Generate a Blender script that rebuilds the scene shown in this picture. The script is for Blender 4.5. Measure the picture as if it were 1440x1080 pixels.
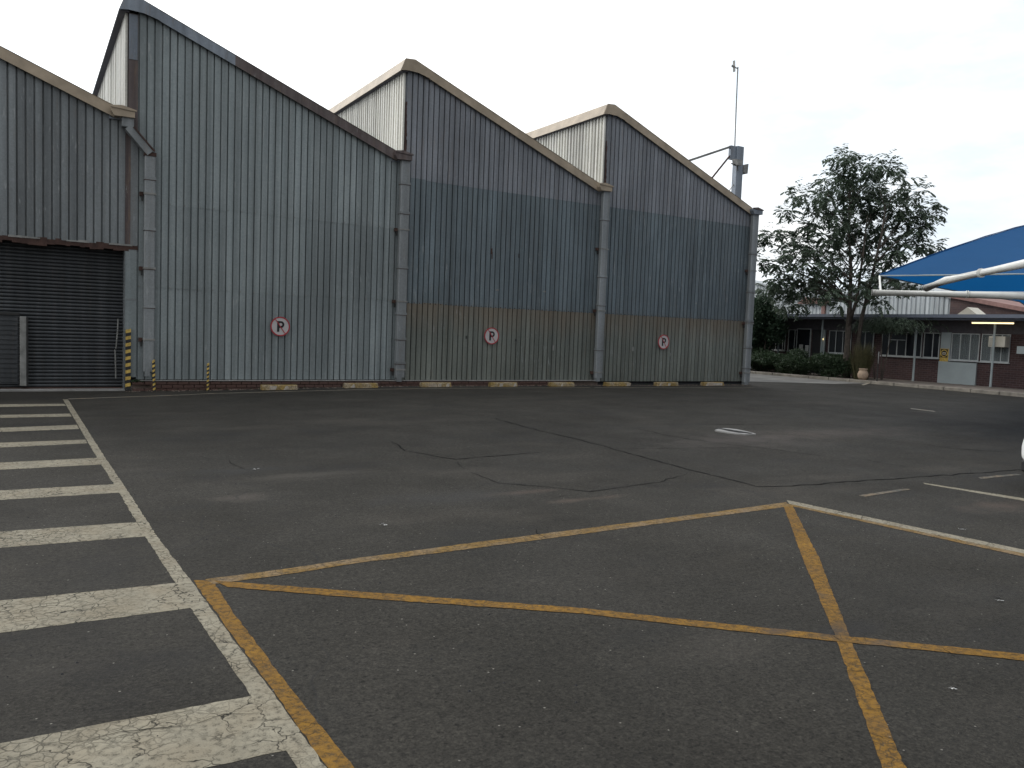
import bpy, bmesh, math, random
from mathutils import Vector, Matrix
random.seed(7)
for o in list(bpy.data.objects): bpy.data.objects.remove(o)
SC = bpy.context.scene
COL = SC.collection
R = math.radians

# ------------------------------------------------------------------ camera
cam = bpy.data.cameras.new('camera'); camo = bpy.data.objects.new('camera', cam); COL.objects.link(camo)
SC.camera = camo
cam.sensor_fit = 'HORIZONTAL'; cam.sensor_width = 36.0; cam.lens = 36.0*1130.0/1440.0
cam.clip_start = 0.05; cam.clip_end = 2000
camo.matrix_world = Matrix([[0.854851, 0.002258, -0.518869, 0.0], [-0.517512, 0.076119, -0.852284, 0.0], [0.037571, 0.997096, 0.066239, 1.65], [0.0, 0.0, 0.0, 1.0]])
SC.render.resolution_x = 1024; SC.render.resolution_y = 768
SC.render.engine = 'CYCLES'

# ------------------------------------------------------------------ light
TO_SUN = Vector((-0.42, 0.74, 0.52)).normalized()
SUN_EL = math.asin(TO_SUN.z); SUN_AZ = math.atan2(TO_SUN.x, TO_SUN.y)
world = bpy.data.worlds.new("World"); SC.world = world; world.use_nodes = True
wn = world.node_tree.nodes; wl = world.node_tree.links; wn.clear()
def wnode(t, **k):
    n = wn.new(t)
    for a, b in k.items(): setattr(n, a, b)
    return n
wo = wnode('ShaderNodeOutputWorld'); bg = wnode('ShaderNodeBackground'); bg.inputs['Strength'].default_value = 0.10
sky = wnode('ShaderNodeTexSky', sky_type='NISHITA'); sky.sun_disc = False
sky.sun_elevation = SUN_EL; sky.sun_rotation = SUN_AZ; sky.dust_density = 3.0; sky.air_density = 1.2
tc = wnode('ShaderNodeTexCoord')
# thin bright cloud deck, brighter round the hidden sun
nrm = wnode('ShaderNodeVectorMath', operation='NORMALIZE'); wl.new(tc.outputs['Generated'], nrm.inputs[0])
dot = wnode('ShaderNodeVectorMath', operation='DOT_PRODUCT'); wl.new(nrm.outputs[0], dot.inputs[0]); dot.inputs[1].default_value = TO_SUN
glow = wnode('ShaderNodeMapRange'); wl.new(dot.outputs['Value'], glow.inputs['Value'])
glow.inputs['From Min'].default_value = -0.5; glow.inputs['From Max'].default_value = 1.0
glow.inputs['To Min'].default_value = 0.0; glow.inputs['To Max'].default_value = 1.0
gp = wnode('ShaderNodeMath', operation='POWER'); wl.new(glow.outputs[0], gp.inputs[0]); gp.inputs[1].default_value = 0.9
gm = wnode('ShaderNodeMath', operation='MULTIPLY_ADD'); wl.new(gp.outputs[0], gm.inputs[0]); gm.inputs[1].default_value = 13.5; gm.inputs[2].default_value = 4.2
mp = wnode('ShaderNodeMapping'); wl.new(nrm.outputs[0], mp.inputs['Vector']); mp.inputs['Scale'].default_value = (1.2, 1.2, 3.4)
mp.inputs['Location'].default_value = (0.35, 0.1, 0.2)
nz = wnode('ShaderNodeTexNoise'); wl.new(mp.outputs[0], nz.inputs['Vector']); nz.inputs['Scale'].default_value = 1.6; nz.inputs['Detail'].default_value = 5
cr = wnode('ShaderNodeMapRange'); wl.new(nz.outputs['Fac'], cr.inputs['Value'])
cr.inputs['From Min'].default_value = 0.36; cr.inputs['From Max'].default_value = 0.58; cr.inputs['To Min'].default_value = 0.82; cr.inputs['To Max'].default_value = 1.0
nz2 = wnode('ShaderNodeTexNoise'); wl.new(mp.outputs[0], nz2.inputs['Vector']); nz2.inputs['Scale'].default_value = 2.1; nz2.inputs['Detail'].default_value = 7; nz2.inputs['Roughness'].default_value = .6
cv = wnode('ShaderNodeMapRange'); wl.new(nz2.outputs['Fac'], cv.inputs['Value'])
for k_, v_ in (('From Min', .36), ('From Max', .62), ('To Min', .90), ('To Max', 1.06)): cv.inputs[k_].default_value = v_
cm_ = wnode('ShaderNodeMath', operation='MULTIPLY'); wl.new(cv.outputs[0], cm_.inputs[0]); wl.new(gm.outputs[0], cm_.inputs[1])
ct = wnode('ShaderNodeMix', data_type='RGBA'); ct.inputs['A'].default_value = (0.86, 0.95, 1.04, 1); ct.inputs['B'].default_value = (1.0, 0.995, 0.985, 1); ctf = wnode('ShaderNodeMapRange'); wl.new(nz2.outputs['Fac'], ctf.inputs['Value'])
ctf.inputs['From Min'].default_value = .38; ctf.inputs['From Max'].default_value = .55; wl.new(ctf.outputs[0], ct.inputs['Factor'])
cc = wnode('ShaderNodeVectorMath', operation='SCALE'); wl.new(ct.outputs['Result'], cc.inputs[0]); wl.new(cm_.outputs[0], cc.inputs['Scale'])
mx = wnode('ShaderNodeMix', data_type='RGBA'); wl.new(cr.outputs[0], mx.inputs['Factor']); wl.new(sky.outputs[0], mx.inputs['A']); wl.new(cc.outputs[0], mx.inputs['B'])
wl.new(mx.outputs['Result'], bg.inputs['Color']); wl.new(bg.outputs[0], wo.inputs[0])
sl = bpy.data.lights.new('sun', 'SUN'); sl.energy = 0.8; sl.angle = R(14); sl.color = (1.0, 0.95, 0.87)
slo = bpy.data.objects.new('sun', sl); COL.objects.link(slo)
slo.rotation_euler = (-TO_SUN).to_track_quat('-Z', 'Y').to_euler()
SC.view_settings.view_transform = 'Standard'; SC.view_settings.look = 'None'
SC.view_settings.gamma = 1; SC.view_settings.use_curve_mapping = False; SC.view_settings.exposure = 0.28

# ------------------------------------------------------------------ materials
class NT:
    def __init__(s, name):
        s.m = bpy.data.materials.new(name); s.m.use_nodes = True
        s.n = s.m.node_tree.nodes; s.l = s.m.node_tree.links
        s.b = s.n['Principled BSDF']; s.geo = s.n.new('ShaderNodeNewGeometry'); s.oi = s.n.new('ShaderNodeObjectInfo')
        s.pos = s.geo.outputs['Position']
    def put(s, sock, v):
        if isinstance(v, bpy.types.NodeSocket): s.l.new(v, sock)
        else:
            if hasattr(sock.default_value, '__len__') and len(sock.default_value) == 4 and len(v) == 3: v = (*v, 1)
            sock.default_value = v
    def map(s, scale=(1,1,1), loc=(0,0,0), rot=(0,0,0), vec=None):
        n = s.n.new('ShaderNodeMapping'); s.put(n.inputs['Vector'], vec or s.pos)
        n.inputs['Scale'].default_value = scale; n.inputs['Location'].default_value = loc; n.inputs['Rotation'].default_value = rot
        return n.outputs[0]
    def noise(s, scale, vec=None, detail=4, rough=.55, dist=0):
        n = s.n.new('ShaderNodeTexNoise'); s.put(n.inputs['Vector'], vec or s.pos); n.inputs['Scale'].default_value = scale
        n.inputs['Detail'].default_value = detail; n.inputs['Roughness'].default_value = rough; n.inputs['Distortion'].default_value = dist
        return n.outputs['Fac']
    def noisec(s, scale, vec=None):
        n = s.n.new('ShaderNodeTexNoise'); s.put(n.inputs['Vector'], vec or s.pos); n.inputs['Scale'].default_value = scale
        return n.outputs['Color']
    def voro(s, scale, vec=None, feature='F1', out='Distance'):
        n = s.n.new('ShaderNodeTexVoronoi'); n.feature = feature; s.put(n.inputs['Vector'], vec or s.pos); n.inputs['Scale'].default_value = scale
        return n.outputs[out]
    def rng(s, v, a, b, c=0., d=1.):
        n = s.n.new('ShaderNodeMapRange'); s.put(n.inputs['Value'], v)
        for k, x in zip(('From Min','From Max','To Min','To Max'), (a,b,c,d)): n.inputs[k].default_value = x
        return n.outputs[0]
    def math(s, op, a, b=0., c=0.):
        n = s.n.new('ShaderNodeMath'); n.operation = op; s.put(n.inputs[0], a); s.put(n.inputs[1], b); s.put(n.inputs[2], c)
        return n.outputs[0]
    def mix(s, f, a, b, mode='MIX'):
        n = s.n.new('ShaderNodeMix'); n.data_type = 'RGBA'; n.blend_type = mode
        s.put(n.inputs['Factor'], f); s.put(n.inputs['A'], a); s.put(n.inputs['B'], b)
        return n.outputs['Result']
    def scalec(s, c, f):
        n = s.n.new('ShaderNodeVectorMath'); n.operation = 'SCALE'; s.put(n.inputs[0], c); s.put(n.inputs['Scale'], f)
        return n.outputs[0]
    def sep(s, v=None):
        n = s.n.new('ShaderNodeSeparateXYZ'); s.put(n.inputs[0], v or s.pos); return n.outputs
    def warp(s, scale, amt, vec=None):
        c = s.noisec(scale, vec); n = s.n.new('ShaderNodeVectorMath'); n.operation = 'MULTIPLY_ADD'
        s.put(n.inputs[0], c); n.inputs[1].default_value = (amt,)*3; s.put(n.inputs[2], vec or s.pos); return n.outputs[0]
    def col(s, v): s.put(s.b.inputs['Base Color'], v)
    def rough(s, v): s.put(s.b.inputs['Roughness'], v)
    def metal(s, v): s.put(s.b.inputs['Metallic'], v)
    def bump(s, h, strength=.3, dist=.01):
        n = s.n.new('ShaderNodeBump'); s.put(n.inputs['Height'], h); n.inputs['Strength'].default_value = strength; n.inputs['Distance'].default_value = dist
        s.l.new(n.outputs[0], s.b.inputs['Normal'])
    def spec(s, v): s.b.inputs['Specular IOR Level'].default_value = v

def simple(name, c, rough=.6, metal=0., var=.18, scale=6., spec=.4, bump=.0):
    t = NT(name); n = t.noise(scale, detail=6); n2 = t.noise(scale*.15)
    f = t.math('MULTIPLY', t.rng(n, .3, .7, 1-var, 1+var), t.rng(n2, .3, .7, 1-var*.6, 1+var*.6))
    t.col(t.scalec(t.mix(0., c, c), f)); t.rough(rough); t.metal(metal); t.spec(spec)
    if bump: t.bump(t.noise(scale*8), bump)
    return t.m

def galv(name, c1, c2, rust=0., zrust=None, metal=.3, dark=None, scuff=.7):
    t = NT(name)
    streak = t.noise(1., t.map((9, 9, .35)), detail=5, rough=.65)
    blotch = t.noise(.55, t.map((1, 1, .8)), detail=4)
    fine = t.noise(38., detail=3)
    sp = t.voro(28., out='Color')
    spx = t.sep(sp)[0]
    c = t.mix(t.rng(streak, .3, .72), c1, c2)
    rnd = t.rng(t.oi.outputs['Random'], 0, 1, .88, 1.1)
    f = t.math('MULTIPLY', rnd, t.rng(blotch, .3, .7, .84, 1.14))
    f = t.math('MULTIPLY', f, t.rng(fine, .3, .7, .92, 1.08))
    f = t.math('MULTIPLY', f, t.rng(spx, 0, 1, .94, 1.06))
    # each rib weathers on its own
    rx = t.noise(1., t.map((6.4, 6.4, .02), loc=(3, 1, 0)), detail=0)
    f = t.math('MULTIPLY', f, t.rng(rx, .3, .7, .84, 1.14))
    c = t.scalec(c, f)
    # pale scuffs
    sc = t.noise(1., t.map((14, 14, 2.2), loc=(5, 0, 2)), detail=6, rough=.7)
    area = t.noise(.7, t.map((1, 1, 1.2), loc=(1, 0, 4)))
    sm = t.math('MULTIPLY', t.rng(sc, .57, .66), t.rng(area, .48, .60))
    c = t.mix(t.math('MULTIPLY', sm, scuff), c, (.34, .36, .36))
    if rust or zrust:
        rn = t.noise(1., t.map((12, 12, 1.4)), detail=6, rough=.7)
        m = t.math('MULTIPLY', t.rng(rn, .55, .72), rust)
        if zrust:
            z = t.sep()[2]
            wob = t.math('MULTIPLY_ADD', t.noise(1., t.map((2.2, 2.2, .1))), 1.3, -.65)
            zz = t.math('ADD', z, t.math('MULTIPLY', wob, .9))
            m2 = t.math('MULTIPLY', t.rng(zz, zrust-.85, zrust+.02), .52)
            m = t.math('MAXIMUM', m, m2)
        c = t.mix(m, c, (.20, .135, .085))
    if dark:
        c = t.mix(t.rng(t.noise(1., t.map((2.5, 2.5, .35))), .4, .7, 0, dark), c, (.07, .075, .075))
    t.col(c); t.metal(metal); t.rough(t.rng(fine, .2, .8, .42, .6)); t.bump(t.noise(9.), .15, .01); t.spec(.35)
    return t.m

M = {}
M['galv'] = galv('galvanised_sheet', (0.2005,0.2314,0.2396), (0.2707,0.3019,0.3073))
M['galv_left'] = galv('galvanised_sheet_left', (0.1579,0.1732,0.1811), (0.2229,0.2416,0.2508), rust=.15)
M['galv_up'] = galv('galvanised_sheet_upper', (0.1811,0.1950,0.2155), (0.2535,0.2676,0.2938), rust=.3)
M['galv_mid'] = galv('galvanised_sheet_middle', (0.1185,0.1481,0.1647), (0.1756,0.2129,0.2345), rust=.2, dark=.35)
M['galv_low'] = galv('galvanised_sheet_lower', (0.1426,0.1560,0.1399), (0.1960,0.2096,0.1873), rust=.25, zrust=2.3)
M['galv_pipe'] = galv('galvanised_pipe', (0.1920,0.2080,0.2160), (0.2480,0.2640,0.2720), rust=.25)
M['zinc'] = galv('zinc_flashing', (.19,.22,.26), (.25,.28,.32), rust=.5)
M['fibre'] = galv('pale_translucent_sheet', (.66,.65,.60), (.52,.51,.45), rust=.12, metal=0)
M['tan'] = simple('tan_painted_flashing', (.35,.285,.21), .55, var=.22, scale=3, bump=.1)
M['maroon'] = galv('rusty_maroon_flashing', (.085,.062,.062), (.14,.12,.115), rust=.6, metal=.1)
M['rust'] = simple('rusted_steel', (.055,.030,.024), .85, var=.4, scale=8, bump=.3)
M['dark'] = simple('dark_recess', (.02,.02,.022), .9)
M['shutter'] = galv('dark_shutter_steel', (0.0382,0.0425,0.0476), (0.0638,0.0680,0.0723), rust=.12, metal=.2, scuff=.06)
M['steel'] = simple('grey_weathered_steel', (.22,.22,.21), .6, .2, var=.3)
M['black'] = simple('black_paint', (.025,.025,.025), .5)
M['yellow'] = simple('yellow_paint_worn', (.52,.36,.09), .6, var=.35, scale=14)
M['sign_white'] = simple('sign_white', (.46,.44,.44), .4, var=.06)
M['sign_red'] = simple('sign_red', (.36,.03,.04), .4, var=.1)
M['sign_black'] = simple('sign_black', (.012,.012,.014), .4, var=.1)
M['white_steel'] = simple('white_painted_steel', (.68,.68,.65), .35, var=.08)
M['car_white'] = simple('white_car_paint', (.78,.78,.77), .2, var=.03, scale=1)
M['car_glass'] = simple('dark_car_glass', (.02,.022,.025), .05, var=.02)
M['rubber'] = simple('rubber', (.02,.02,.02), .8)
M['lamp_lens'] = simple('lamp_lens', (.6,.3,.1), .1)
M['frame_white'] = simple('white_window_frame', (.40,.42,.42), .5, var=.15)
M['panel_grey'] = simple('pale_grey_panel', (.30,.34,.345), .55, var=.07, scale=2)
M['fascia'] = simple('blue_grey_fascia', (.12,.135,.17), .6, var=.1)
M['soffit'] = simple('soffit_and_eave_shade', (.08,.075,.085), .8)
M['kerb'] = simple('concrete_kerb', (.19,.172,.145), .9, var=.3, scale=4, bump=.4)
M['paving'] = simple('brown_paving', (.16,.135,.115), .9, var=.25, scale=3, bump=.3)
M['concrete'] = simple('pale_concrete', (.25,.245,.235), .9, var=.25, scale=3, bump=.4)
M['apron'] = simple('concrete_apron', (.15,.145,.135), .9, var=.3, scale=1.2, bump=.4)
M['mortar'] = simple('mortar', (.17,.13,.11), .95, var=.3)
M['terracotta'] = simple('weathered_terracotta', (.34,.25,.18), .8, var=.25)
M['cream'] = simple('cream_plastic', (.55,.52,.44), .5, var=.08)
M['paper'] = simple('white_paper', (.42,.42,.41), .7, var=.03)
M['curtain'] = None
t = NT('curtain_cloth'); w = t.noise(1., t.map((1, 26, .6)), detail=2); t.col(t.mix(t.rng(w,.35,.65), (.07,.065,.065), (.30,.29,.28))); t.rough(.9); M['curtain'] = t.m
t = NT('window_glass'); t.col((.016,.018,.022)); t.rough(.08); t.b.inputs['Alpha'].default_value = 1; t.spec(.5); t.bump(t.noise(2.), .05); M['glass'] = t.m
t = NT('clear_glass'); t.col((.5,.55,.56)); t.rough(.05); t.b.inputs['Transmission Weight'].default_value = .85; t.b.inputs['IOR'].default_value = 1.05; M['clear'] = t.m
t = NT('tube_light'); t.col((.9,.8,.6)); t.b.inputs['Emission Color'].default_value = (1., .78, .42, 1); t.b.inputs['Emission Strength'].default_value = 1.6; M['tube'] = t.m
t = NT('single_brick')
t.col(t.mix(t.rng(t.oi.outputs['Random'], 0, 1), t.mix(t.noise(30.), (.065,.034,.028), (.10,.055,.043)), t.mix(t.noise(24.), (.10,.058,.046), (.06,.035,.032)))); t.rough(.95); t.bump(t.noise(60.), .5, .005); M['brick1'] = t.m

def brickmat(name, ax, c1, c2, mortar):
    t = NT(name); s = t.sep(); n = t.n.new('ShaderNodeCombineXYZ'); t.put(n.inputs[0], s[1 if ax == 'y' else 0]); t.put(n.inputs[1], s[2])
    b = t.n.new('ShaderNodeTexBrick'); t.put(b.inputs['Vector'], n.outputs[0]); b.inputs['Scale'].default_value = 1
    b.inputs['Brick Width'].default_value = .235; b.inputs['Row Height'].default_value = .085; b.inputs['Mortar Size'].default_value = .007
    b.inputs['Color1'].default_value = (*c1, 1); b.inputs['Color2'].default_value = (*c2, 1); b.inputs['Mortar'].default_value = (*mortar, 1); b.inputs['Bias'].default_value = -.1
    t.col(t.scalec(b.outputs['Color'], t.rng(t.noise(2.), .3, .7, .8, 1.2))); t.rough(.9)
    t.bump(t.math('SUBTRACT', 1., b.outputs['Fac']), .8, .012); return t.m
M['brick'] = brickmat('brown_face_brick', 'y', (.040,.021,.022), (.062,.031,.030), (.10,.08,.076))

def asphalt_nodes(t):
    big = t.noise(.16, detail=4, rough=.6); mid = t.noise(1.1, detail=6, rough=.65); st = t.noise(1., t.map((.35,.9,1), loc=(4,7,0)), detail=5)
    agg = t.voro(95., out='Color'); ax = t.sep(agg)[0]; ag2 = t.noise(55., detail=5, rough=.8); ag3 = t.noise(22., detail=4, rough=.75)
    c = t.mix(t.rng(mid, .3, .7), (.0225,.0206,.0168), (.0365,.0334,.0280))
    f = t.math('MULTIPLY', t.rng(big, .3, .7, .74, 1.26), t.rng(ax, 0, 1, .72, 1.30))
    f = t.math('MULTIPLY', f, t.rng(ag2, .3, .7, .40, 1.6)); f = t.math('MULTIPLY', f, t.rng(ag3, .3, .7, .64, 1.32)); f = t.math('MULTIPLY', f, t.rng(t.noise(34., t.map(loc=(2,6,0)), detail=2), .28, .42, .35, 1.))
    c = t.scalec(c, f)
    dust = t.math('MULTIPLY', t.rng(st, .56, .75), t.rng(ag2, .3, .6, .5, 1.)); c = t.mix(t.math('MULTIPLY', dust, .35), c, (.085,.074,.062))
    dk = t.noise(.6, t.map((1,1.6,1), loc=(9,2,0)), detail=5, rough=.7); c = t.mix(t.rng(dk, .54, .70, 0, .6), c, (.018,.0175,.017))
    # a few pale single stones
    pv = t.voro(42., out='Color'); pm = t.math('GREATER_THAN', t.sep(pv)[1], .985); pd = t.math('LESS_THAN', t.voro(42.), .22)
    c = t.mix(t.math('MULTIPLY', t.math('MULTIPLY', pm, pd), .55), c, (.3,.28,.25))
    h = t.math('ADD', t.math('MULTIPLY', ax, .5), ag2)
    return c, h
def blobs(t, c, spots):
    s = t.sep()
    nz = t.noise(3., detail=5)
    for (x, y, rx, ry, colr, a) in spots:
        dx = t.math('MULTIPLY', t.math('SUBTRACT', s[0], x), 1/rx); dy = t.math('MULTIPLY', t.math('SUBTRACT', s[1], y), 1/ry)
        d = t.math('SQRT', t.math('ADD', t.math('MULTIPLY', dx, dx), t.math('MULTIPLY', dy, dy)))
        d = t.math('ADD', d, t.rng(nz, .3, .7, -.45, .45))
        c = t.mix(t.rng(d, .1, 1.1, a, 0), c, colr)
    return c
t = NT('asphalt'); c, h = asphalt_nodes(t)
SPOTS = [(*(1.673, 7.637), .35, .22, (.13,.11,.095), .28), (*(2.614, 8.531), .8, .16, (.11,.10,.085), .22), (*(4.408, 6.880), .5, .1, (.12,.085,.07), .35), (*(4.762, 6.376), .55, .09, (.12,.088,.07), .38),
         (*(3.972, 2.834), .35, .12, (.02,.02,.022), .6), (*(8.722, 4.469), .6, .25, (.11,.08,.065), .35), (*(3.467, 6.946), .9, .35, (.035,.034,.033), .6), (*(12.101, 9.328), 3., .6, (.085,.07,.062), .4),
         (*(9.971, 9.029), 2., .9, (.08,.068,.062), .35), (*(1.974, 9.030), 1.0, .2, (.03,.03,.03), .5)]
c = blobs(t, c, SPOTS)
wv = t.warp(1.3, .5); cm = t.voro(.55, wv, 'DISTANCE_TO_EDGE'); msk = t.rng(t.noise(.35, t.map(loc=(3,3,0))), .5, .6)
c = t.mix(t.math('MULTIPLY', t.rng(cm, .0, .006, .7, 0), msk), c, (.018,.018,.018))
t.col(c); t.rough(t.rng(t.noise(.8), .3, .7, .78, .92)); t.spec(.2); t.bump(h, .7, .008); M['asphalt'] = t.m

def paintmat(name, base, wear=.2, crack=1., stain=(.35,.25,.15)):
    t = NT(name); a, h = asphalt_nodes(t)
    v = t.warp(14., .12); d1 = t.voro(5.5, v, 'DISTANCE_TO_EDGE'); d2 = t.voro(17., t.warp(20., .03), 'DISTANCE_TO_EDGE')
    reg = t.noise(1.2, t.map(loc=(2,5,0)))
    m1 = t.math('MULTIPLY', t.rng(d1, .003, .030, 1., 0.), t.rng(t.noise(3.), .36, .52)); m2 = t.math('MULTIPLY', t.rng(d2, .01, .07, 1., 0), t.rng(reg, .40, .6))
    m2 = t.math('MULTIPLY', m2, .75)
    w = t.rng(t.noise(30., detail=6, rough=.8), .62-wear*.4, .70-wear*.2)
    w2 = t.math('MULTIPLY', t.rng(t.noise(2.2, detail=6, rough=.7), .56, .74), .6+wear)
    m = t.math('MAXIMUM', t.math('MULTIPLY', t.math('MAXIMUM', m1, m2), crack), t.math('MAXIMUM', t.math('MULTIPLY', w, .75), t.math('MULTIPLY', w2, t.rng(t.noise(48., detail=3), .4, .6))))
    c = t.scalec(t.mix(0., base, base), t.math('MULTIPLY', t.rng(t.noise(60.), .3, .7, .8, 1.12), t.rng(t.noise(2.5, detail=5), .3, .7, .82, 1.12)))
    c = t.mix(t.rng(t.noise(4.5, t.map(loc=(7,1,0)), detail=5), .42, .68, 0, .6), c, stain)
    c = t.mix(m, c, a)
    c = blobs(t, c, [(*(3.961, 2.864), .2, .12, (.05,.045,.042), .9), (*(3.648, 3.014), .22, .08, (.06,.05,.045), .75), (*(4.054, 2.622), .25, .08, (.07,.06,.055), .6), (*(4.458, 3.358), .07, .12, (.07,.06,.05), .5)])
    t.col(c); t.rough(.85); t.spec(.12); t.bump(t.math('SUBTRACT', t.math('MULTIPLY', h, .4), m), .5, .004); return t.m
M['pwhite'] = paintmat('white_road_paint', (.275,.250,.192), .3, stain=(.225,.19,.135))
M['pyellow'] = paintmat('yellow_road_paint', (.245,.130,.024), .45, crack=.8, stain=(.15,.085,.03))
M['pyellow2'] = paintmat('faded_yellow_road_paint', (.235,.145,.048), .45, crack=.8, stain=(.25,.2,.15))
M['pfaint'] = paintmat('faint_road_paint', (.17,.165,.15), .6)
M['pthin'] = paintmat('thin_white_road_paint', (.28,.265,.23), .3, crack=.5)
M['stop'] = paintmat('worn_yellow_block', (.36,.25,.09), .5, crack=.3, stain=(.45,.42,.38))
M['stopw'] = paintmat('worn_white_block', (.5,.46,.40), .3, crack=.3)
t = NT('crack_fill'); t.col((.008,.008,.008)); t.rough(.95); t.spec(.1); M['crack'] = t.m

def leafmat(name, c1, c2, trans=.25):
    t = NT(name); c = t.mix(t.noise(2.2, detail=3), c1, c2)
    c = t.scalec(c, t.rng(t.noise(11.), .3, .7, .6, 1.4)); t.col(c); t.rough(.55); t.spec(.3)
    tr = t.n.new('ShaderNodeBsdfTranslucent'); t.put(tr.inputs['Color'], t.scalec(c, 1.3)); mxs = t.n.new('ShaderNodeMixShader'); mxs.inputs[0].default_value = trans
    out = t.n['Material Output']; t.l.new(t.b.outputs[0], mxs.inputs[1]); t.l.new(tr.outputs[0], mxs.inputs[2]); t.l.new(mxs.outputs[0], out.inputs[0]); return t.m
M['leaf'] = leafmat('tree_leaves', (.045,.072,.052), (.09,.115,.075), .3)
M['leaf2'] = leafmat('dark_evergreen_leaves', (.022,.045,.028), (.05,.08,.045), .2)
M['hedge'] = leafmat('hedge_leaves', (.025,.045,.022), (.045,.072,.035), .2)
M['grass'] = leafmat('dry_ornamental_grass', (.11,.09,.05), (.06,.07,.03), .25)
M['bark'] = simple('bark', (.075,.062,.052), .95, var=.35, scale=9, bump=.6)
def netmat():
    t = NT('blue_shade_net'); w = t.n.new('ShaderNodeTexWave'); t.put(w.inputs['Vector'], t.pos); w.inputs['Scale'].default_value = 9
    c = t.mix(t.noise(.8, detail=4), (.012,.078,.205), (.016,.10,.26)); t.col(c); t.rough(.85); t.spec(.15)
    tr = t.n.new('ShaderNodeBsdfTranslucent'); t.put(tr.inputs['Color'], (.012,.15,.42,1)); mxs = t.n.new('ShaderNodeMixShader'); mxs.inputs[0].default_value = .35
    out = t.n['Material Output']; t.l.new(t.b.outputs[0], mxs.inputs[1]); t.l.new(tr.outputs[0], mxs.inputs[2]); t.l.new(mxs.outputs[0], out.inputs[0]); t.bump(t.noise(3.), .3, .03); return t.m
M['net'] = netmat()
M['roofpale'] = galv('pale_hall_cladding', (.36,.39,.40), (.46,.49,.50), rust=.1, metal=.1)
M['redroof'] = simple('faded_red_flashing', (.21,.12,.105), .8, var=.2)

# ------------------------------------------------------------------ helpers
def ss(v, a, b):
    t = min(1, max(0, (v-a)/(b-a))); return t*t*(3-2*t)
def gz(x, y): return .09*ss(x, 2, 9)*ss(y, 6, 17)

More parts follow.
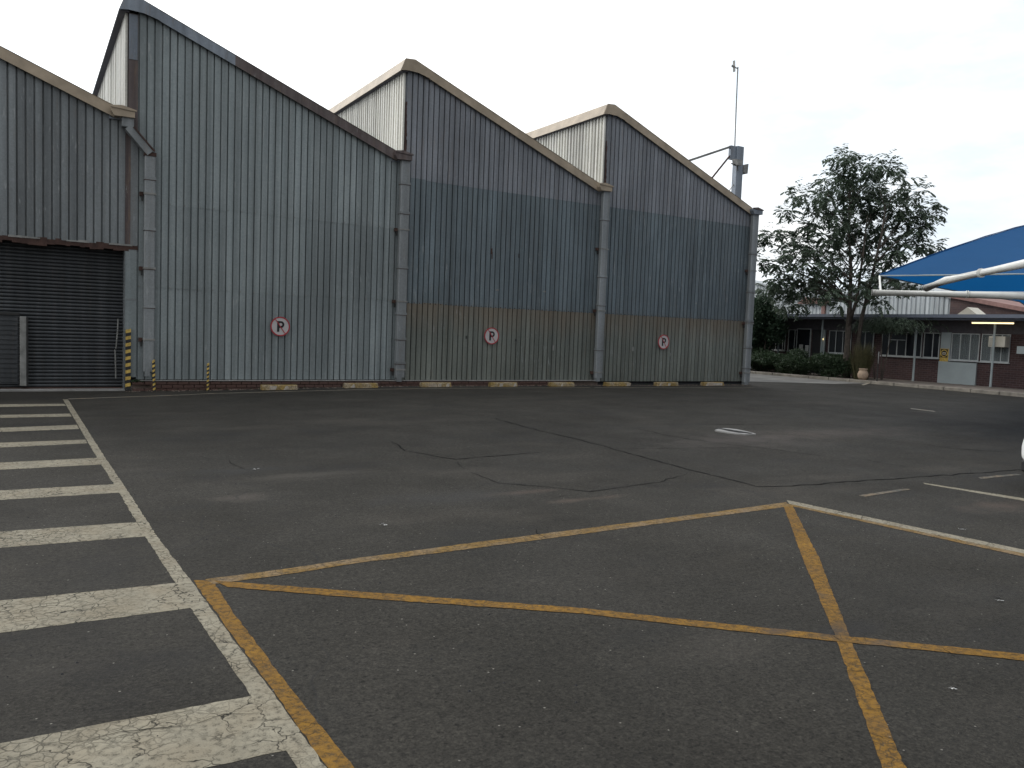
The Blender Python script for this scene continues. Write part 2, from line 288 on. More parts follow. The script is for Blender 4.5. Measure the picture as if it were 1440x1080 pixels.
class MB:
    def __init__(s): s.v = []; s.f = []; s.mi = []; s.cur = 0
    def face(s, pts):
        k = len(s.v); s.v += [tuple(p) for p in pts]; s.f.append(tuple(range(k, k+len(pts)))); s.mi.append(s.cur); return s
    def box(s, x0, x1, y0, y1, z0, z1):
        k = len(s.v)
        s.v += [(x0,y0,z0),(x1,y0,z0),(x1,y1,z0),(x0,y1,z0),(x0,y0,z1),(x1,y0,z1),(x1,y1,z1),(x0,y1,z1)]
        for q in ((0,3,2,1),(4,5,6,7),(0,1,5,4),(1,2,6,5),(2,3,7,6),(3,0,4,7)): s.f.append(tuple(k+i for i in q)); s.mi.append(s.cur)
        return s
    def hexa(s, p):      # eight corners, bottom ring then top ring
        k = len(s.v); s.v += [tuple(q) for q in p]
        for q in ((0,3,2,1),(4,5,6,7),(0,1,5,4),(1,2,6,5),(2,3,7,6),(3,0,4,7)): s.f.append(tuple(k+i for i in q)); s.mi.append(s.cur)
        return s
    def bar(s, a, b, w, h=None, up=(0,0,1)):
        a = Vector(a); b = Vector(b); h = h or w; d = (b-a).normalized(); u = Vector(up)
        if abs(d.dot(u)) > .98: u = Vector((1,0,0))
        r = d.cross(u).normalized()*w/2; u = r.cross(d).normalized()*h/2
        return s.hexa([a-r-u, a+r-u, a+r+u, a-r+u, b-r-u, b+r-u, b+r+u, b-r+u])
    def prism(s, poly, a, b, ax='y'):   # 2-D outline extruded along an axis
        k = len(s.v); n = len(poly)
        for t_ in (a, b):
            for (u, w) in poly: s.v.append((u, t_, w) if ax == 'y' else ((t_, u, w) if ax == 'x' else (u, w, t_)))
        s.f.append(tuple(k+i for i in range(n))[::-1]); s.mi.append(s.cur); s.f.append(tuple(k+n+i for i in range(n))); s.mi.append(s.cur)
        for i in range(n):
            j = (i+1) % n; s.f.append((k+i, k+j, k+n+j, k+n+i)); s.mi.append(s.cur)
        return s
    def tube(s, path, rad, n=10, cap=True):
        path = [Vector(p) for p in path]; rr = rad if isinstance(rad, (list, tuple)) else [rad]*len(path)
        k = len(s.v); ref = None
        for i, p in enumerate(path):
            d = (path[min(i+1, len(path)-1)] - path[max(i-1, 0)]).normalized()
            if ref is None: ref = Vector((1,0,0)) if abs(d.x) < .9 else Vector((0,1,0))
            a = d.cross(ref).normalized(); b = d.cross(a).normalized(); ref = b.cross(d) if b.cross(d).length > .1 else ref
            for j in range(n):
                t_ = 2*math.pi*j/n; s.v.append(tuple(p + a*math.cos(t_)*rr[i] + b*math.sin(t_)*rr[i]))
        for i in range(len(path)-1):
            for j in range(n):
                q = (j+1) % n; s.f.append((k+i*n+j, k+i*n+q, k+(i+1)*n+q, k+(i+1)*n+j)); s.mi.append(s.cur)
        if cap:
            s.f.append(tuple(k+j for j in range(n))[::-1]); s.mi.append(s.cur); e = k+(len(path)-1)*n
            s.f.append(tuple(e+j for j in range(n))); s.mi.append(s.cur)
        return s
    def build(s, name, mat, parent=None, smooth=False, bevel=0., fix=True):
        xs = [v[0] for v in s.v]; ys = [v[1] for v in s.v]; zs = [v[2] for v in s.v]
        c = Vector(((min(xs)+max(xs))/2, (min(ys)+max(ys))/2, min(zs)))
        me = bpy.data.meshes.new(name); me.from_pydata([(v[0]-c.x, v[1]-c.y, v[2]-c.z) for v in s.v], [], s.f)
        for m in (mat if isinstance(mat, (list, tuple)) else [mat]): me.materials.append(M[m] if isinstance(m, str) else m)
        me.polygons.foreach_set('material_index', s.mi)
        if fix and len(s.f) < 4000:
            bm = bmesh.new(); bm.from_mesh(me); bmesh.ops.recalc_face_normals(bm, faces=bm.faces)
            if bevel: bmesh.ops.bevel(bm, geom=[e for e in bm.edges if len(e.link_faces) == 2 and e.calc_face_angle(0) > .5], offset=bevel, segments=1, affect='EDGES')
            bm.to_mesh(me); bm.free()
        if smooth:
            for p in me.polygons: p.use_smooth = True
        o = bpy.data.objects.new(name, me); COL.objects.link(o)
        if parent is not None:
            o.parent = parent; pw = Vector((0,0,0)); q = parent
            while q is not None: pw += q.location; q = q.parent
            o.location = c - pw
        else: o.location = c
        return o
def tag(o, label=None, cat=None, group=None, kind=None):
    if label: o['label'] = label
    if cat: o['category'] = cat
    if group: o['group'] = group
    if kind: o['kind'] = kind
    return o
def empty(name, loc, label, cat, group=None):
    o = bpy.data.objects.new(name, None); o.location = loc; o.empty_display_size = .2; COL.objects.link(o)
    return tag(o, label, cat, group)
def copy_tree(o, delta=(0,0,0), parent=None):
    c = o.copy(); COL.objects.link(c); c.parent = parent
    if parent is None: c.location = Vector(o.location) + Vector(delta)
    for ch in o.children: copy_tree(ch, parent=c)
    return c

D = 19.64
def rv0(): return Vector((random.uniform(-1,1), random.uniform(-1,1), random.uniform(-1,1)))

# ------------------------------------------------------------------ ground
def axis(lo, hi, fine0, fine1, step):
    a = [lo, lo*.5+fine0*.5]; x = fine0
    while x <= fine1: a.append(x); x += step
    a += [fine1*.5+hi*.5, hi]; return sorted(set(round(q, 3) for q in a))
gx = axis(-400, 500, -6, 30, .75); gy = axis(-400, 600, -3, 27, .75)
g = MB(); nx = len(gx)
for y in gy:
    for x in gx: g.v.append((x, y, gz(x, y)))
for j in range(len(gy)-1):
    for i in range(nx-1): g.f.append((j*nx+i, j*nx+i+1, (j+1)*nx+i+1, (j+1)*nx+i)); g.mi.append(0)
ground = g.build('asphalt_yard', 'asphalt', fix=False, smooth=True); tag(ground, kind='structure')

def sheet(name, pts, mat, dz=.005, parent=ground, label=None, n=1):
    """flat painted strip draped on the yard; pts run up one side and back down the other"""
    h = len(pts)//2; A = pts[:h]; B = pts[h:][::-1]; m = MB()
    fa, fb = [], []
    for i in range(h-1):
        L = max(1, int((Vector(A[i+1])-Vector(A[i])).length/.05))
        for k in range(L):
            t_ = k/L; fa.append(Vector(A[i]).lerp(Vector(A[i+1]), t_)); fb.append(Vector(B[i]).lerp(Vector(B[i+1]), t_))
    fa.append(Vector(A[-1])); fb.append(Vector(B[-1]))
    for q_ in (fa, fb):
        for i in range(1, len(q_)-1):
            if Vector(q_[i]).length < 14: q_[i] = q_[i] + Vector((random.gauss(0, .0028), random.gauss(0, .0028)))
    for i in range(len(fa)-1):
        q = [fa[i], fa[i+1], fb[i+1], fb[i]]; m.face([(p.x, p.y, gz(p.x, p.y)+dz) for p in q])
    o = m.build(name, mat, parent, fix=False); tag(o, label); return o
def ribbon(name, pts, w, mat, dz=.008, jit=0., parent=ground, label=None, seg=.12, taper=False):
    P = [Vector(p) for p in pts]; fine = []
    for i in range(len(P)-1):
        L = max(1, int((P[i+1]-P[i]).length/seg))
        for k in range(L): fine.append(P[i].lerp(P[i+1], k/L))
    fine.append(P[-1]); m = MB(); q = []
    for i, p in enumerate(fine):
        d = (fine[min(i+1, len(fine)-1)]-fine[max(i-1, 0)]).normalized(); nn = Vector((-d.y, d.x))
        p = p + nn*random.gauss(0, jit); ww = w*(random.uniform(.45, 1.3) if jit else 1)
        if taper: ww *= min(1, .25+min(i, len(fine)-1-i)/6)
        q.append((p+nn*ww/2, p-nn*ww/2))
    for i in range(len(q)-1):
        a, b, c_, d_ = q[i][0], q[i][1], q[i+1][1], q[i+1][0]
        m.face([(p.x, p.y, gz(p.x, p.y)+dz) for p in (a, b, c_, d_)])
    o = m.build(name, mat, parent, fix=False); tag(o, label); return o

# crossing bars
ZB = [(((-0.370, 16.871), (0.623, 16.822)), ((-0.359, 16.379), (0.643, 16.449))), (((-0.332, 15.122), (0.650, 15.127)), ((-0.323, 14.695), (0.651, 14.690))),
      (((-0.296, 13.438), (0.673, 13.561)), ((-0.286, 12.975), (0.673, 13.063))), (((-0.263, 11.891), (0.689, 11.920)), ((-0.253, 11.459), (0.693, 11.580))),
      (((-0.229, 10.321), (0.720, 10.347)), ((-0.218, 9.844), (0.731, 9.869))), (((-0.194, 8.689), (0.755, 8.665)), ((-0.184, 8.248), (0.759, 8.233))),
      (((-0.158, 7.046), (0.768, 6.986)), ((-0.148, 6.554), (0.780, 6.500))), (((-0.121, 5.334), (0.810, 5.263)), ((-0.110, 4.786), (0.817, 4.768))),
      (((-0.083, 3.532), (0.855, 3.511)), ((0.570, 3.000), (0.862, 2.986)))]
for (a, b), (c_, d_) in ZB:
    a, b, c_, d_ = map(Vector, (a, b, c_, d_))
    u1 = (a-b).normalized(); u2 = (c_-d_).normalized(); L = 3.6
    sheet('crossing_bar', [b, b+u1*L, d_+u2*L, d_], 'pwhite', .0015)
sheet('edge_line', [(0.635, 17.682), (0.720, 10.262), (0.756, 8.283), (0.777, 6.513), (0.802, 5.282), (0.807, 4.773), (0.851, 3.517), (0.864, 2.848), (0.871, 2.254),
                    (0.958, 2.207), (0.956, 2.800), (0.949, 3.430), (0.924, 4.715), (0.904, 5.236), (0.865, 6.008), (0.842, 7.671), (0.803, 10.162), (0.723, 17.626)][:9] +
                   [(0.958, 2.207), (0.956, 2.800), (0.944, 3.425), (0.910, 4.695), (0.897, 5.258), (0.855, 6.432), (0.835, 8.232), (0.802, 10.235), (0.723, 17.626)], 'pwhite', .0025, label='long white edge line running from the shutter past the crossing bars')
sheet('bay_line', [(0.912, 5.280), (0.919, 4.691), (0.952, 3.421), (0.963, 2.797), (0.964, 2.204), (1.061, 2.153), (1.052, 2.751), (1.030, 3.344), (1.008, 4.573), (1.020, 5.215)], 'pyellow', .0018, label='thick yellow line beside the long white edge line')
sheet('bay_line', [(0.978, 5.266), (1.486, 5.278), (2.001, 5.325), (3.192, 5.370), (5.562, 5.422), (6.669, 5.474), (6.561, 5.322), (5.430, 5.289), (3.108, 5.225), (1.959, 5.211), (1.453, 5.157), (1.006, 5.143)], 'pyellow2', .0026, label='thin yellow line across the yard to the far corner')
sheet('bay_line', [(1.020, 5.215), (1.753, 4.650), (2.879, 3.786), (3.412, 3.278), (3.914, 2.819), (4.639, 2.169), (5.302, 1.584), (5.174, 1.542), (4.543, 2.122), (3.836, 2.761), (3.341, 3.208), (2.821, 3.706), (1.712, 4.538), (1.072, 5.052)], 'pyellow', .0034, label='long diagonal yellow line across the foreground')
sheet('bay_line', [(6.593, 5.450), (5.079, 3.981), (3.914, 2.819), (2.864, 1.813), (2.452, 1.411), (2.542, 1.363), (2.946, 1.771), (3.900, 2.696), (5.202, 3.927), (6.630, 5.365)], 'pyellow', .0018, label='thick yellow line running towards the camera on the right')
sheet('bay_line', [(6.763, 5.544), (7.058, 3.365), (7.144, 2.602), (7.009, 2.550), (6.928, 3.300), (6.632, 5.399)], 'pwhite', .0040, label='white line of the near parking bay beside a thin yellow one')
sheet('bay_line', [(6.632, 5.417), (6.952, 3.312), (7.031, 2.559), (6.878, 2.500), (6.821, 3.247), (6.568, 5.319)], 'pyellow2', .0032)
sheet('bay_line', [(9.295, 5.623), (9.516, 4.580), (9.573, 3.777), (9.406, 3.709), (9.359, 4.502), (9.227, 5.554)], 'pwhite', .002, label='white line beside the parked car')
sheet('faint_bar', [(7.761, 5.413), (8.676, 5.464), (8.719, 5.404), (7.760, 5.334)], 'pfaint', .004)
sheet('faint_bar', [(10.426, 5.587), (11.293, 5.547), (11.259, 5.477), (10.333, 5.492)], 'pfaint', .004)
sheet('faint_bar', [(19.383, 12.207), (19.383, 11.584), (19.202, 11.420), (19.168, 12.051)], 'pthin', .004)
sheet('faint_bar', [(27.107, 19.100), (30.123, 20.705), (29.655, 20.318), (26.767, 18.769)], 'pthin', .016)
ribbon('frontage_line', [(0.729, 17.729), (3.577, 18.563), (5.162, 18.615), (7.371, 18.585), (9.603, 18.615), (13.983, 18.616)], .07, 'pthin', .004, label='thin white line painted along the foot of the shed')
ribbon('frontage_line', [(14.130, 18.607), (16.879, 18.502), (20.249, 18.166)], .07, 'pthin', .004)
# cracks
CR = [([(7.285, 12.592), (7.215, 10.902), (7.253, 9.776), (7.161, 8.344), (7.088, 7.294), (7.057, 6.197), (7.223, 6.113), (8.039, 6.036), (9.509, 5.900), (11.804, 5.711), (13.886, 5.535)], .03),
      ([(4.464, 10.580), (4.338, 9.746), (4.541, 9.135), (4.640, 8.930), (5.301, 8.997), (5.760, 9.027), (6.195, 9.074)], .03),
      ([(4.407, 8.029), (4.359, 7.377), (4.715, 7.081), (5.032, 6.645), (5.586, 6.718), (6.131, 6.818), (6.933, 7.145)], .02),
      ([(9.101, 10.772), (9.031, 9.672), (9.226, 9.075), (9.692, 8.078), (9.938, 7.276)], .025), ([(7.160, 8.965), (8.187, 8.757), (9.348, 8.456)], .02),
      ([(2.054, 9.699), (2.042, 9.344), (2.079, 9.088)], .02), ([(1.817, 10.102), (1.848, 9.873)], .03), ([(4.615, 8.882), (4.413, 8.269)], .012),
      ([(10.246, 7.505), (10.211, 6.577), (10.528, 6.066)], .014), ([(12.792, 8.272), (12.959, 7.260), (13.658, 6.670)], .03), ([(3.641, 5.549), (3.558, 5.262)], .02),
      ([(10.692, 10.900), (12.499, 10.455)], .04), ([(14.187, 8.621), (14.628, 7.953)], .02)]
for p, w in CR: ribbon('crack', p, w*.8, 'crack', .005, jit=.014, taper=True)
for (p, w) in CR[:3]:
    for k in range(10):
        a = Vector(random.choice(p[1:-1])) + Vector((random.gauss(0, .3), random.gauss(0, .12))); q = a + Vector((random.uniform(-.25, .25), random.uniform(-.2, .2)))
        ribbon('crack', [a, q], .012, 'crack', .004, jit=.015, taper=True, seg=.05)
# broken edges where the foreground paint has cracked through
for a, b in (((0.838, 3.340), (0.057, 3.434)), ((0.799, 3.297), (0.955, 3.191)), ((0.955, 3.191), (1.039, 3.108))): ribbon('crack', [a, b], .008, 'crack', .005, jit=.012, taper=True)
for a, b in (((3.534, 2.475), (3.641, 2.413)), ((3.400, 2.318), (3.458, 2.263)), ((3.223, 2.165), (3.343, 2.112)), ((3.057, 2.006), (3.117, 1.935)), ((3.898, 2.835), (3.853, 2.719)), ((4.072, 2.613), (4.030, 2.513)), ((4.301, 2.425), (4.245, 2.314))):
    ribbon('crack', [a, b], .007, 'crack', .0055, jit=.006, taper=True, seg=.03)
# patched drain in the yard
dm = MB(); ring = [(10.318, 10.078), (10.620, 10.256), (10.779, 10.238), (10.853, 10.071), (10.832, 9.820), (10.737, 9.525), (10.473, 9.522), (10.372, 9.650), (10.327, 9.836), (10.292, 9.968)]
dm.prism([p for p in ring], 0, 1, 'z')
dm.v = [(x, y, gz(x, y)+(.022 if z > .5 else -.05)) for x, y, z in dm.v]
dr = dm.build('drain_collar', 'concrete', ground)
dk = MB(); hole = [(10.532, 10.119), (10.667, 10.096), (10.667, 9.896), (10.634, 9.638), (10.504, 9.678), (10.475, 9.879)]
dk.face([(x, y, gz(x, y)+.027) for x, y in hole]); dk.build('drain_hole_shade', 'dark', dr)  # flat near-black face paints the darkness of the drain hole
for k in range(5):
    a = Vector((10.551, 10.069)).lerp(Vector((10.624, 9.693)), k/4); MB().box(a.x-.03, a.x+.03, a.y-.16, a.y+.16, gz(a.x, a.y)+.029, gz(a.x, a.y)+.035).build('grate_bar', 'black', dr)

# ------------------------------------------------------------------ kerb, paving and apron on the right
KX = 28.5
sw = MB(); sw.box(KX+.22, 60, -20, 60, -.3, .175); tag(sw.build('pavement', 'paving'), kind='structure')
kb = bpy.data.objects.new('kerb', None); COL.objects.link(kb); kb.location = (KX, 20, 0); tag(kb, kind='structure')
y = 4.
while y < 33:
    L = .98; m = MB(); dx = random.uniform(-.015, .015)
    m.hexa([(KX+dx, y+.012, -.1), (KX+.22, y+.012, -.1), (KX+.22, y+L-.012, -.1), (KX+dx, y+L-.012, -.1), (KX+.03+dx, y+.012, .205+random.uniform(-.01,.01)), (KX+.22, y+.012, .205), (KX+.22, y+L-.012, .205), (KX+.03+dx, y+L-.012, .2+random.uniform(-.01,.01))])
    m.build('kerb_stone', 'kerb', kb, bevel=.012); y += L
ap = [(21.9, 19.9), (22.2, 21.2), (26.2, 19.6), (28.47, 19.8), (28.47, 40), (21.9, 40)]
am = MB(); am.face([(x, y, .094+.004) for x, y in ap]); tag(am.build('concrete_apron', 'apron', fix=False), kind='structure')

# ------------------------------------------------------------------ sawtooth shed
shed = empty('sawtooth_shed', (8.4, D+10, 0), 'long grey corrugated iron shed with a sawtooth roof of four bays', 'shed')
XL = [-4.52, 1.93, 8.42, 14.93]; XR = [1.93, 8.42, 14.93, 21.42]
ZR, ZE = 8.50, 6.10
def rake(i, x):
    t_ = (x-(XL[i]+.2))/((XR[i]-.2)-(XL[i]+.2)); return ZR + (ZE-ZR)*t_
PITCH = .156
def profile(x0, x1):
    """broad pans with narrow grooves"""
    pts = []; x = x0
    while x < x1-.001:
        for dx, dy in ((0, .050), (.020, .050), (.028, 0), (.150, 0)):
            if x+dx < x1: pts.append((x+dx, dy))
        x += PITCH
    pts.append((x1, .050 if abs(x-x1) < .001 else pts[-1][1])); return pts
def clad(i, x0, x1, zs, mats, name='cladding_sheet'):
    x = x0; W = PITCH*4
    while x < x1-.02:
        xe = min(x+W, x1); pr = profile(x, xe)
        for r in range(len(zs)-1):
            m = MB(); z0, z1 = zs[r], zs[r+1]; off = -.006*r + random.uniform(-.003, .003); tilt = random.uniform(-.004, .004)
            k = 0; any_ = False
            for (px, py) in pr:
                top = min(z1+(.03 if r < len(zs)-2 else 0), rake(i, px)-.05)
                top = max(top, z0+.001); any_ = any_ or top > z0+.05
                drop = .0 if r == 0 else random.uniform(-.004, .004)
                m.v.append((px, D+py+off, z0+drop)); m.v.append((px, D+py+off+tilt, top))
            if not any_: continue
            for k in range(len(pr)-1): m.f.append((2*k, 2*k+2, 2*k+3, 2*k+1)); m.mi.append(0)
            m.build(name, mats[r], shed, fix=False)
        x = xe
clad(0, -4.5, 1.9, [3.18, 9], ['galv_left'])
clad(1, 2.14, 8.42, [.25, 2.31, 4.17, 9], ['galv', 'galv', 'galv'])
clad(2, 8.44, 14.93, [.24, 2.27, 5.50, 9], ['galv_low', 'galv_mid', 'galv_up'])
clad(3, 14.95, 21.32, [.20, 2.27, 5.50, 9], ['galv_low', 'galv_mid', 'galv_up'])
for bi, zz in ((2, 2.285), (3, 2.285), (1, 2.325), (1, 4.19)):
    fx = MB(); x = XL[bi]+.25
    while x < XR[bi]-.1:
        fx.box(x-.012, x+.012, D-.016, D-.001, zz-.014+random.uniform(-.01,.01), zz+.012); x += PITCH*(1 if zz < 2.3 else 2)
    tag(fx.build('fixing_screws', 'rust' if zz < 2.3 else 'steel', shed, fix=False), kind='stuff')
# backing wall so that nothing shows through, dark gap below the sheets
bw = MB()
for i in (1, 2, 3):
    bw.prism([(XL[i]+.02, .12), (XR[i]-.02, .12), (XR[i]-.02, ZE-.12), (XL[i]+.2, ZR-.14), (XL[i]+.02, ZR-.4)], D+.075, D+.12)
bw.prism([(XL[0], 3.3), (1.9, 3.3), (1.9, ZE-.12), (XL[0]+.2, ZR-.14), (XL[0], ZR-.4)], D+.075, D+.12)
bw.box(-4.52, -3.5, D+.05, D+.12, 0, 3.3)
bw.build('inner_lining', 'dark', shed)
clad(0, -4.5, -3.5, [.1, 3.18], ['galv_left'])
# roof slopes, clerestory walls, fascias, gutters
for i in range(4):
    rm = MB()
    rm.hexa([(XL[i]+.1, D-.06, ZR-.06), (XR[i]-.3, D-.06, ZE-.07), (XR[i]-.3, D+38, ZE-.07), (XL[i]+.1, D+38, ZR-.06), (XL[i]+.1, D-.06, ZR-.01), (XR[i]-.3, D-.06, ZE-.02), (XR[i]-.3, D+38, ZE-.02), (XL[i]+.1, D+38, ZR-.01)])
    rm.build('roof_slope', 'galv_up', shed)
    fm = ('tan', 'maroon', 'tan', 'tan')[i]; rf = ('tan', 'zinc', 'tan', 'tan')[i]
    # rake board along the front of the slope, in lapped lengths
    x0 = XL[i]+.2; x1 = XR[i]-.22; N = 3
    for k in range(N):
        a = x0+(x1-x0)*k/N; b = x0+(x1-x0)*(k+1)/N + (.05 if k < N-1 else 0); yo = -.004*k; dn = .23
        za, zb = rake(i, a), rake(i, b)
        MB().hexa([(a, D-.10+yo, za-dn), (b, D-.10+yo, zb-dn), (b, D-.075, zb-dn), (a, D-.075, za-dn), (a, D-.10+yo, za), (b, D-.10+yo, zb), (b, D-.075, zb), (a, D-.075, za)]).build('rake_board', 'zinc' if (i == 1 and k == 0) else fm, shed)
        MB().hexa([(a, D-.075, za-.02), (b, D-.075, zb-.02), (b, D+.15, zb-.02), (a, D+.15, za-.02), (a, D-.11+yo, za+.012), (b, D-.11+yo, zb+.012), (b, D+.15, zb+.012), (a, D+.15, za+.012)]).build('rake_cap', fm, shed)
    # ridge cap folded over the top of the glazing wall
    xr = XL[i]
    MB().prism([(xr-.19, ZR-.33), (xr-.07, ZR-.02), (xr+.2, ZR+.0), (xr+.2, ZR-.03), (xr-.05, ZR-.05), (xr-.16, ZR-.33)], D-.08, D+38).build('ridge_fascia', rf, shed)
    MB().prism([(xr-.19, ZR-.33), (xr-.07, ZR-.01), (xr+.2, ZR+.01), (xr+.62, rake(i, xr+.62)+.004), (xr+.62, rake(i, xr+.62)-.22), (xr+.3, ZR-.31), (xr, ZR-.30)], D-.115, D-.106).build('apex_plate', rf if i != 1 else 'zinc', shed)
    MB().box(xr-.17, xr+.02, D-.07, D+38, ZR-.335, ZR-.315).build('soffit', 'soffit', shed)
    if i > 0:
        y = D+.03; n = 0
        while y < D+15:
            m = MB(); yy = y; pts = []
            while yy < y+.96-.001:
                for dy, dx in ((0, 0), (.008, -.05), (.085, -.05), (.093, 0)): pts.append((yy+dy, xr+dx+random.uniform(-.004,.004)))
                yy += .16
            pts.append((y+.96, xr))
            for (py, px) in pts: m.v.append((px, py, ZE-.25)); m.v.append((px-.002, py, ZR-.31))
            for k in range(len(pts)-1): m.f.append((2*k, 2*k+1, 2*k+3, 2*k+2)); m.mi.append(0)
            m.build('clerestory_sheet', 'fibre', shed, fix=False); y += .96
        MB().box(xr, xr+.05, y, D+38, ZE-.25, ZR-.31).build('clerestory_wall', 'fibre', shed)
    # valley gutter and its front end
    gxa, gxb = XR[i]-.36, XR[i]+.12
    if i < 3: MB().prism([(gxa, ZE-.16), (gxa+.03, ZE-.16), (gxa+.03, ZE-.2), (gxb-.15, ZE-.2), (gxb-.15, ZE+.0), (gxb-.12, ZE+.0), (gxb-.12, ZE-.23), (gxa, ZE-.23)], D-.04, D+38).build('valley_gutter', 'zinc', shed)
    gm = MB()
    outline = [(gxa+.02, ZE-.02), (gxa+.02, ZE-.10), (gxa+.08, ZE-.20), (gxb, ZE-.19), (gxb, ZE-.02), (gxb-.10, ZE-.05), (gxb-.25, ZE+.01)]
    gm.prism(outline, D-.27, D-.11).build('gutter_end', 'tan' if i in (0, 2) else ('maroon' if i == 1 else 'zinc'), shed)
    MB().prism([(gxa+.0, ZE-.03), (gxb+.03, ZE-.06), (gxb+.03, ZE-.03), (gxb-.25, ZE+.035), (gxa, ZE+.0)], D-.29, D-.26).build('gutter_lip', 'tan' if i in (0, 2) else 'maroon', shed)
MB().box(1.895, 1.95, D+.0, D+.06, 3.1, 5.95).build('corner_flashing', 'maroon', shed)
MB().box(2.0, 2.14, D-.02, D-.013, 3.2, 5.6).build('corner_strip', 'galv_pipe', shed)
MB().box(1.95, 2.12, D-.02, D-.013, 7.2, 8.15).build('corner_strip', 'zinc', shed)
# rusty corner posts
MB().box(1.945, 2.135, D-.012, D+.06, 3.2, 8.17).build('corner_post', 'maroon', shed)
for xx in (8.44, 14.95):
    m = MB(); z = 6.08
    while z < 7.4:
        w = .05*(1-(z-6.08)/1.5)+.02+random.uniform(0, .015); m.box(xx-.02, xx-.02+w+random.uniform(-.01,.01), D-.012, D-.008, z, z+.08); z += .08
    m.build('rusty_corner_flashing', 'rust', shed)
# side, back
m = MB(); pts = []; y = D+.0
while y < D+38: pts += [(y, 0), (y+.02, .03), (y+.13, .03), (y+.15, 0)]; y += .16
for (py, dx) in pts: m.v.append((21.36+dx, py, .15)); m.v.append((21.36+dx, py, ZE-.1))
for k in range(len(pts)-1): m.f.append((2*k, 2*k+2, 2*k+3, 2*k+1)); m.mi.append(0)
m.build('side_cladding', 'galv', shed, fix=False)
MB().box(-4.5, 21.3, D+37.9, D+38, 0, ZE).build('rear_wall', 'galv', shed)
MB().box(XR[3]-.22, XR[3]-.02, D-.11, D+38, ZE-.12, ZE-.0).build('eaves_gutter', 'zinc', shed)
# downpipes
def downpipe(xc, ztop, zbot, w=.24, joints=(), brackets=(), label=None):
    f_ = D-.20; b_ = D-.05
    p = MB().box(xc-w/2, xc+w/2, f_, b_, zbot, ztop).build('downpipe', 'galv_pipe', shed, bevel=.018); tag(p, label)
    for z in joints: MB().box(xc-w/2-.007, xc+w/2+.007, f_-.007, b_+.004, z-.05, z+.012).build('joint_collar', 'galv_pipe', p)
    for z in joints: MB().box(xc-w/2-.009, xc+w/2+.009, f_-.009, b_+.006, z-.062, z-.05).build('joint_edge', 'rust', p)
    for z in brackets:
        MB().box(xc-w/2-.012, xc+w/2+.012, f_-.012, b_+.02, z-.02, z+.02).build('strap', 'steel', p)
        MB().box(xc-w/2-.09, xc-w/2-.013, D-.09, D-.012, z-.05, z+.035).build('bracket', 'rust', p)
        MB().box(xc-w/2-.05, xc-w/2-.02, D-.085, D-.05, z-.16, z-.051).build('bracket_arm', 'black', p)
    MB().box(xc-w/2+.03, xc+w/2-.09, f_-.01, b_, zbot-.09, zbot+.1).build('shoe', 'galv_pipe', p)
    return p
downpipe(2.37, 5.22, .42, .22, joints=(4.7, 3.6, 2.75, 1.9), brackets=(4.35, 2.72, 1.15), label='downpipe with a slanting offset beside the roller shutter')
downpipe(8.41, 5.93, .30, .25, joints=(5.35, 4.6, 3.2, 2.0, 1.35, .72), brackets=(4.15, 2.3, .52))
downpipe(14.92, 5.93, .30, .25, joints=(5.1, 3.4, 2.55, 1.2), brackets=(4.2, 2.35, .48))
downpipe(21.33, 5.93, .16, .27, joints=(4.6, 3.3, 2.3, 1.4, .7), brackets=(4.0, 2.2, .5))
# offset at the first downpipe: hopper, slanting length, broken elbow
of = MB().box(1.80, 2.04, D-.22, D-.05, 5.70, 6.0).build('downpipe_head', 'galv_pipe', shed, bevel=.015)
MB().bar((1.93, D-.135, 5.72), (2.37, D-.135, 5.22), .17, .20, up=(0,1,0)).build('slanting_length', 'galv_pipe', of)
MB().bar((2.03, D-.24, 5.72), (2.45, D-.24, 5.26), .03, .05, up=(0,1,0)).build('broken_edge', 'rust', of)
MB().box(2.25, 2.49, D-.215, D-.04, 5.16, 5.24).build('elbow_collar', 'rust', of)
# plinth of bricks
pl = MB().box(2.05, 15.0, D-.03, D+.10, -.1, .20).build('plinth', 'mortar', shed)
proto = None
for c_ in range(3):
    z = .002+c_*.078 - .02; x = 2.06 + (.117 if c_ % 2 else 0)
    while x < 13.6:
        if gz(x, 17) < z+.05 and not (x < 2.4 and random.random() < .35):
            if proto is None: proto = MB().box(x, x+.222, D-.13, D-.02, z, z+.068).build('brick', 'brick1', pl, bevel=.006)
            else:
                b = proto.copy(); COL.objects.link(b); b.parent = pl
                b.location = Vector((x+.111, D-.075+random.uniform(-.006,.006), z)) - Vector(shed.location) - Vector(pl.location)
                b.rotation_euler = (0, 0, random.uniform(-.015, .015))
        x += .234
MB().box(2.2, 15.0, D-.14, D+.03, .222, .236).build('plinth_ledge', 'concrete', pl)
MB().box(15.0, 21.3, D-.02, D+.1, -.1, .12).build('dark_gap_strip', 'dark', shed)  # near-black block paints the shaded gap under the right-hand bay's sheets
wd = MB(); base_pts = [(2.12, D-.12, .2)]*26 + [(random.uniform(2.0, 21), D-.16, .02) for _ in range(60)]
for (wx, wy, wz) in base_pts:
    zz = wz if wz > .1 else gz(wx, wy)-.005; cp = Vector((wx+random.gauss(0,.05), wy+random.gauss(0,.02), zz))
    for q in range(5):
        a = random.uniform(0, 6.28); L = random.uniform(.03, .09); d_ = Vector((math.cos(a)*.6, math.sin(a)*.6, random.uniform(.5, 1.2))).normalized(); s_ = d_.cross(rv0()).normalized()*.009
        wd.face([cp-s_, cp+s_, cp+d_*L])
wroot = wd.build('wall_foot_weeds', 'hedge', fix=False); tag(wroot, 'sparse small weeds growing along the foot of the shed wall', 'weeds', kind='stuff')
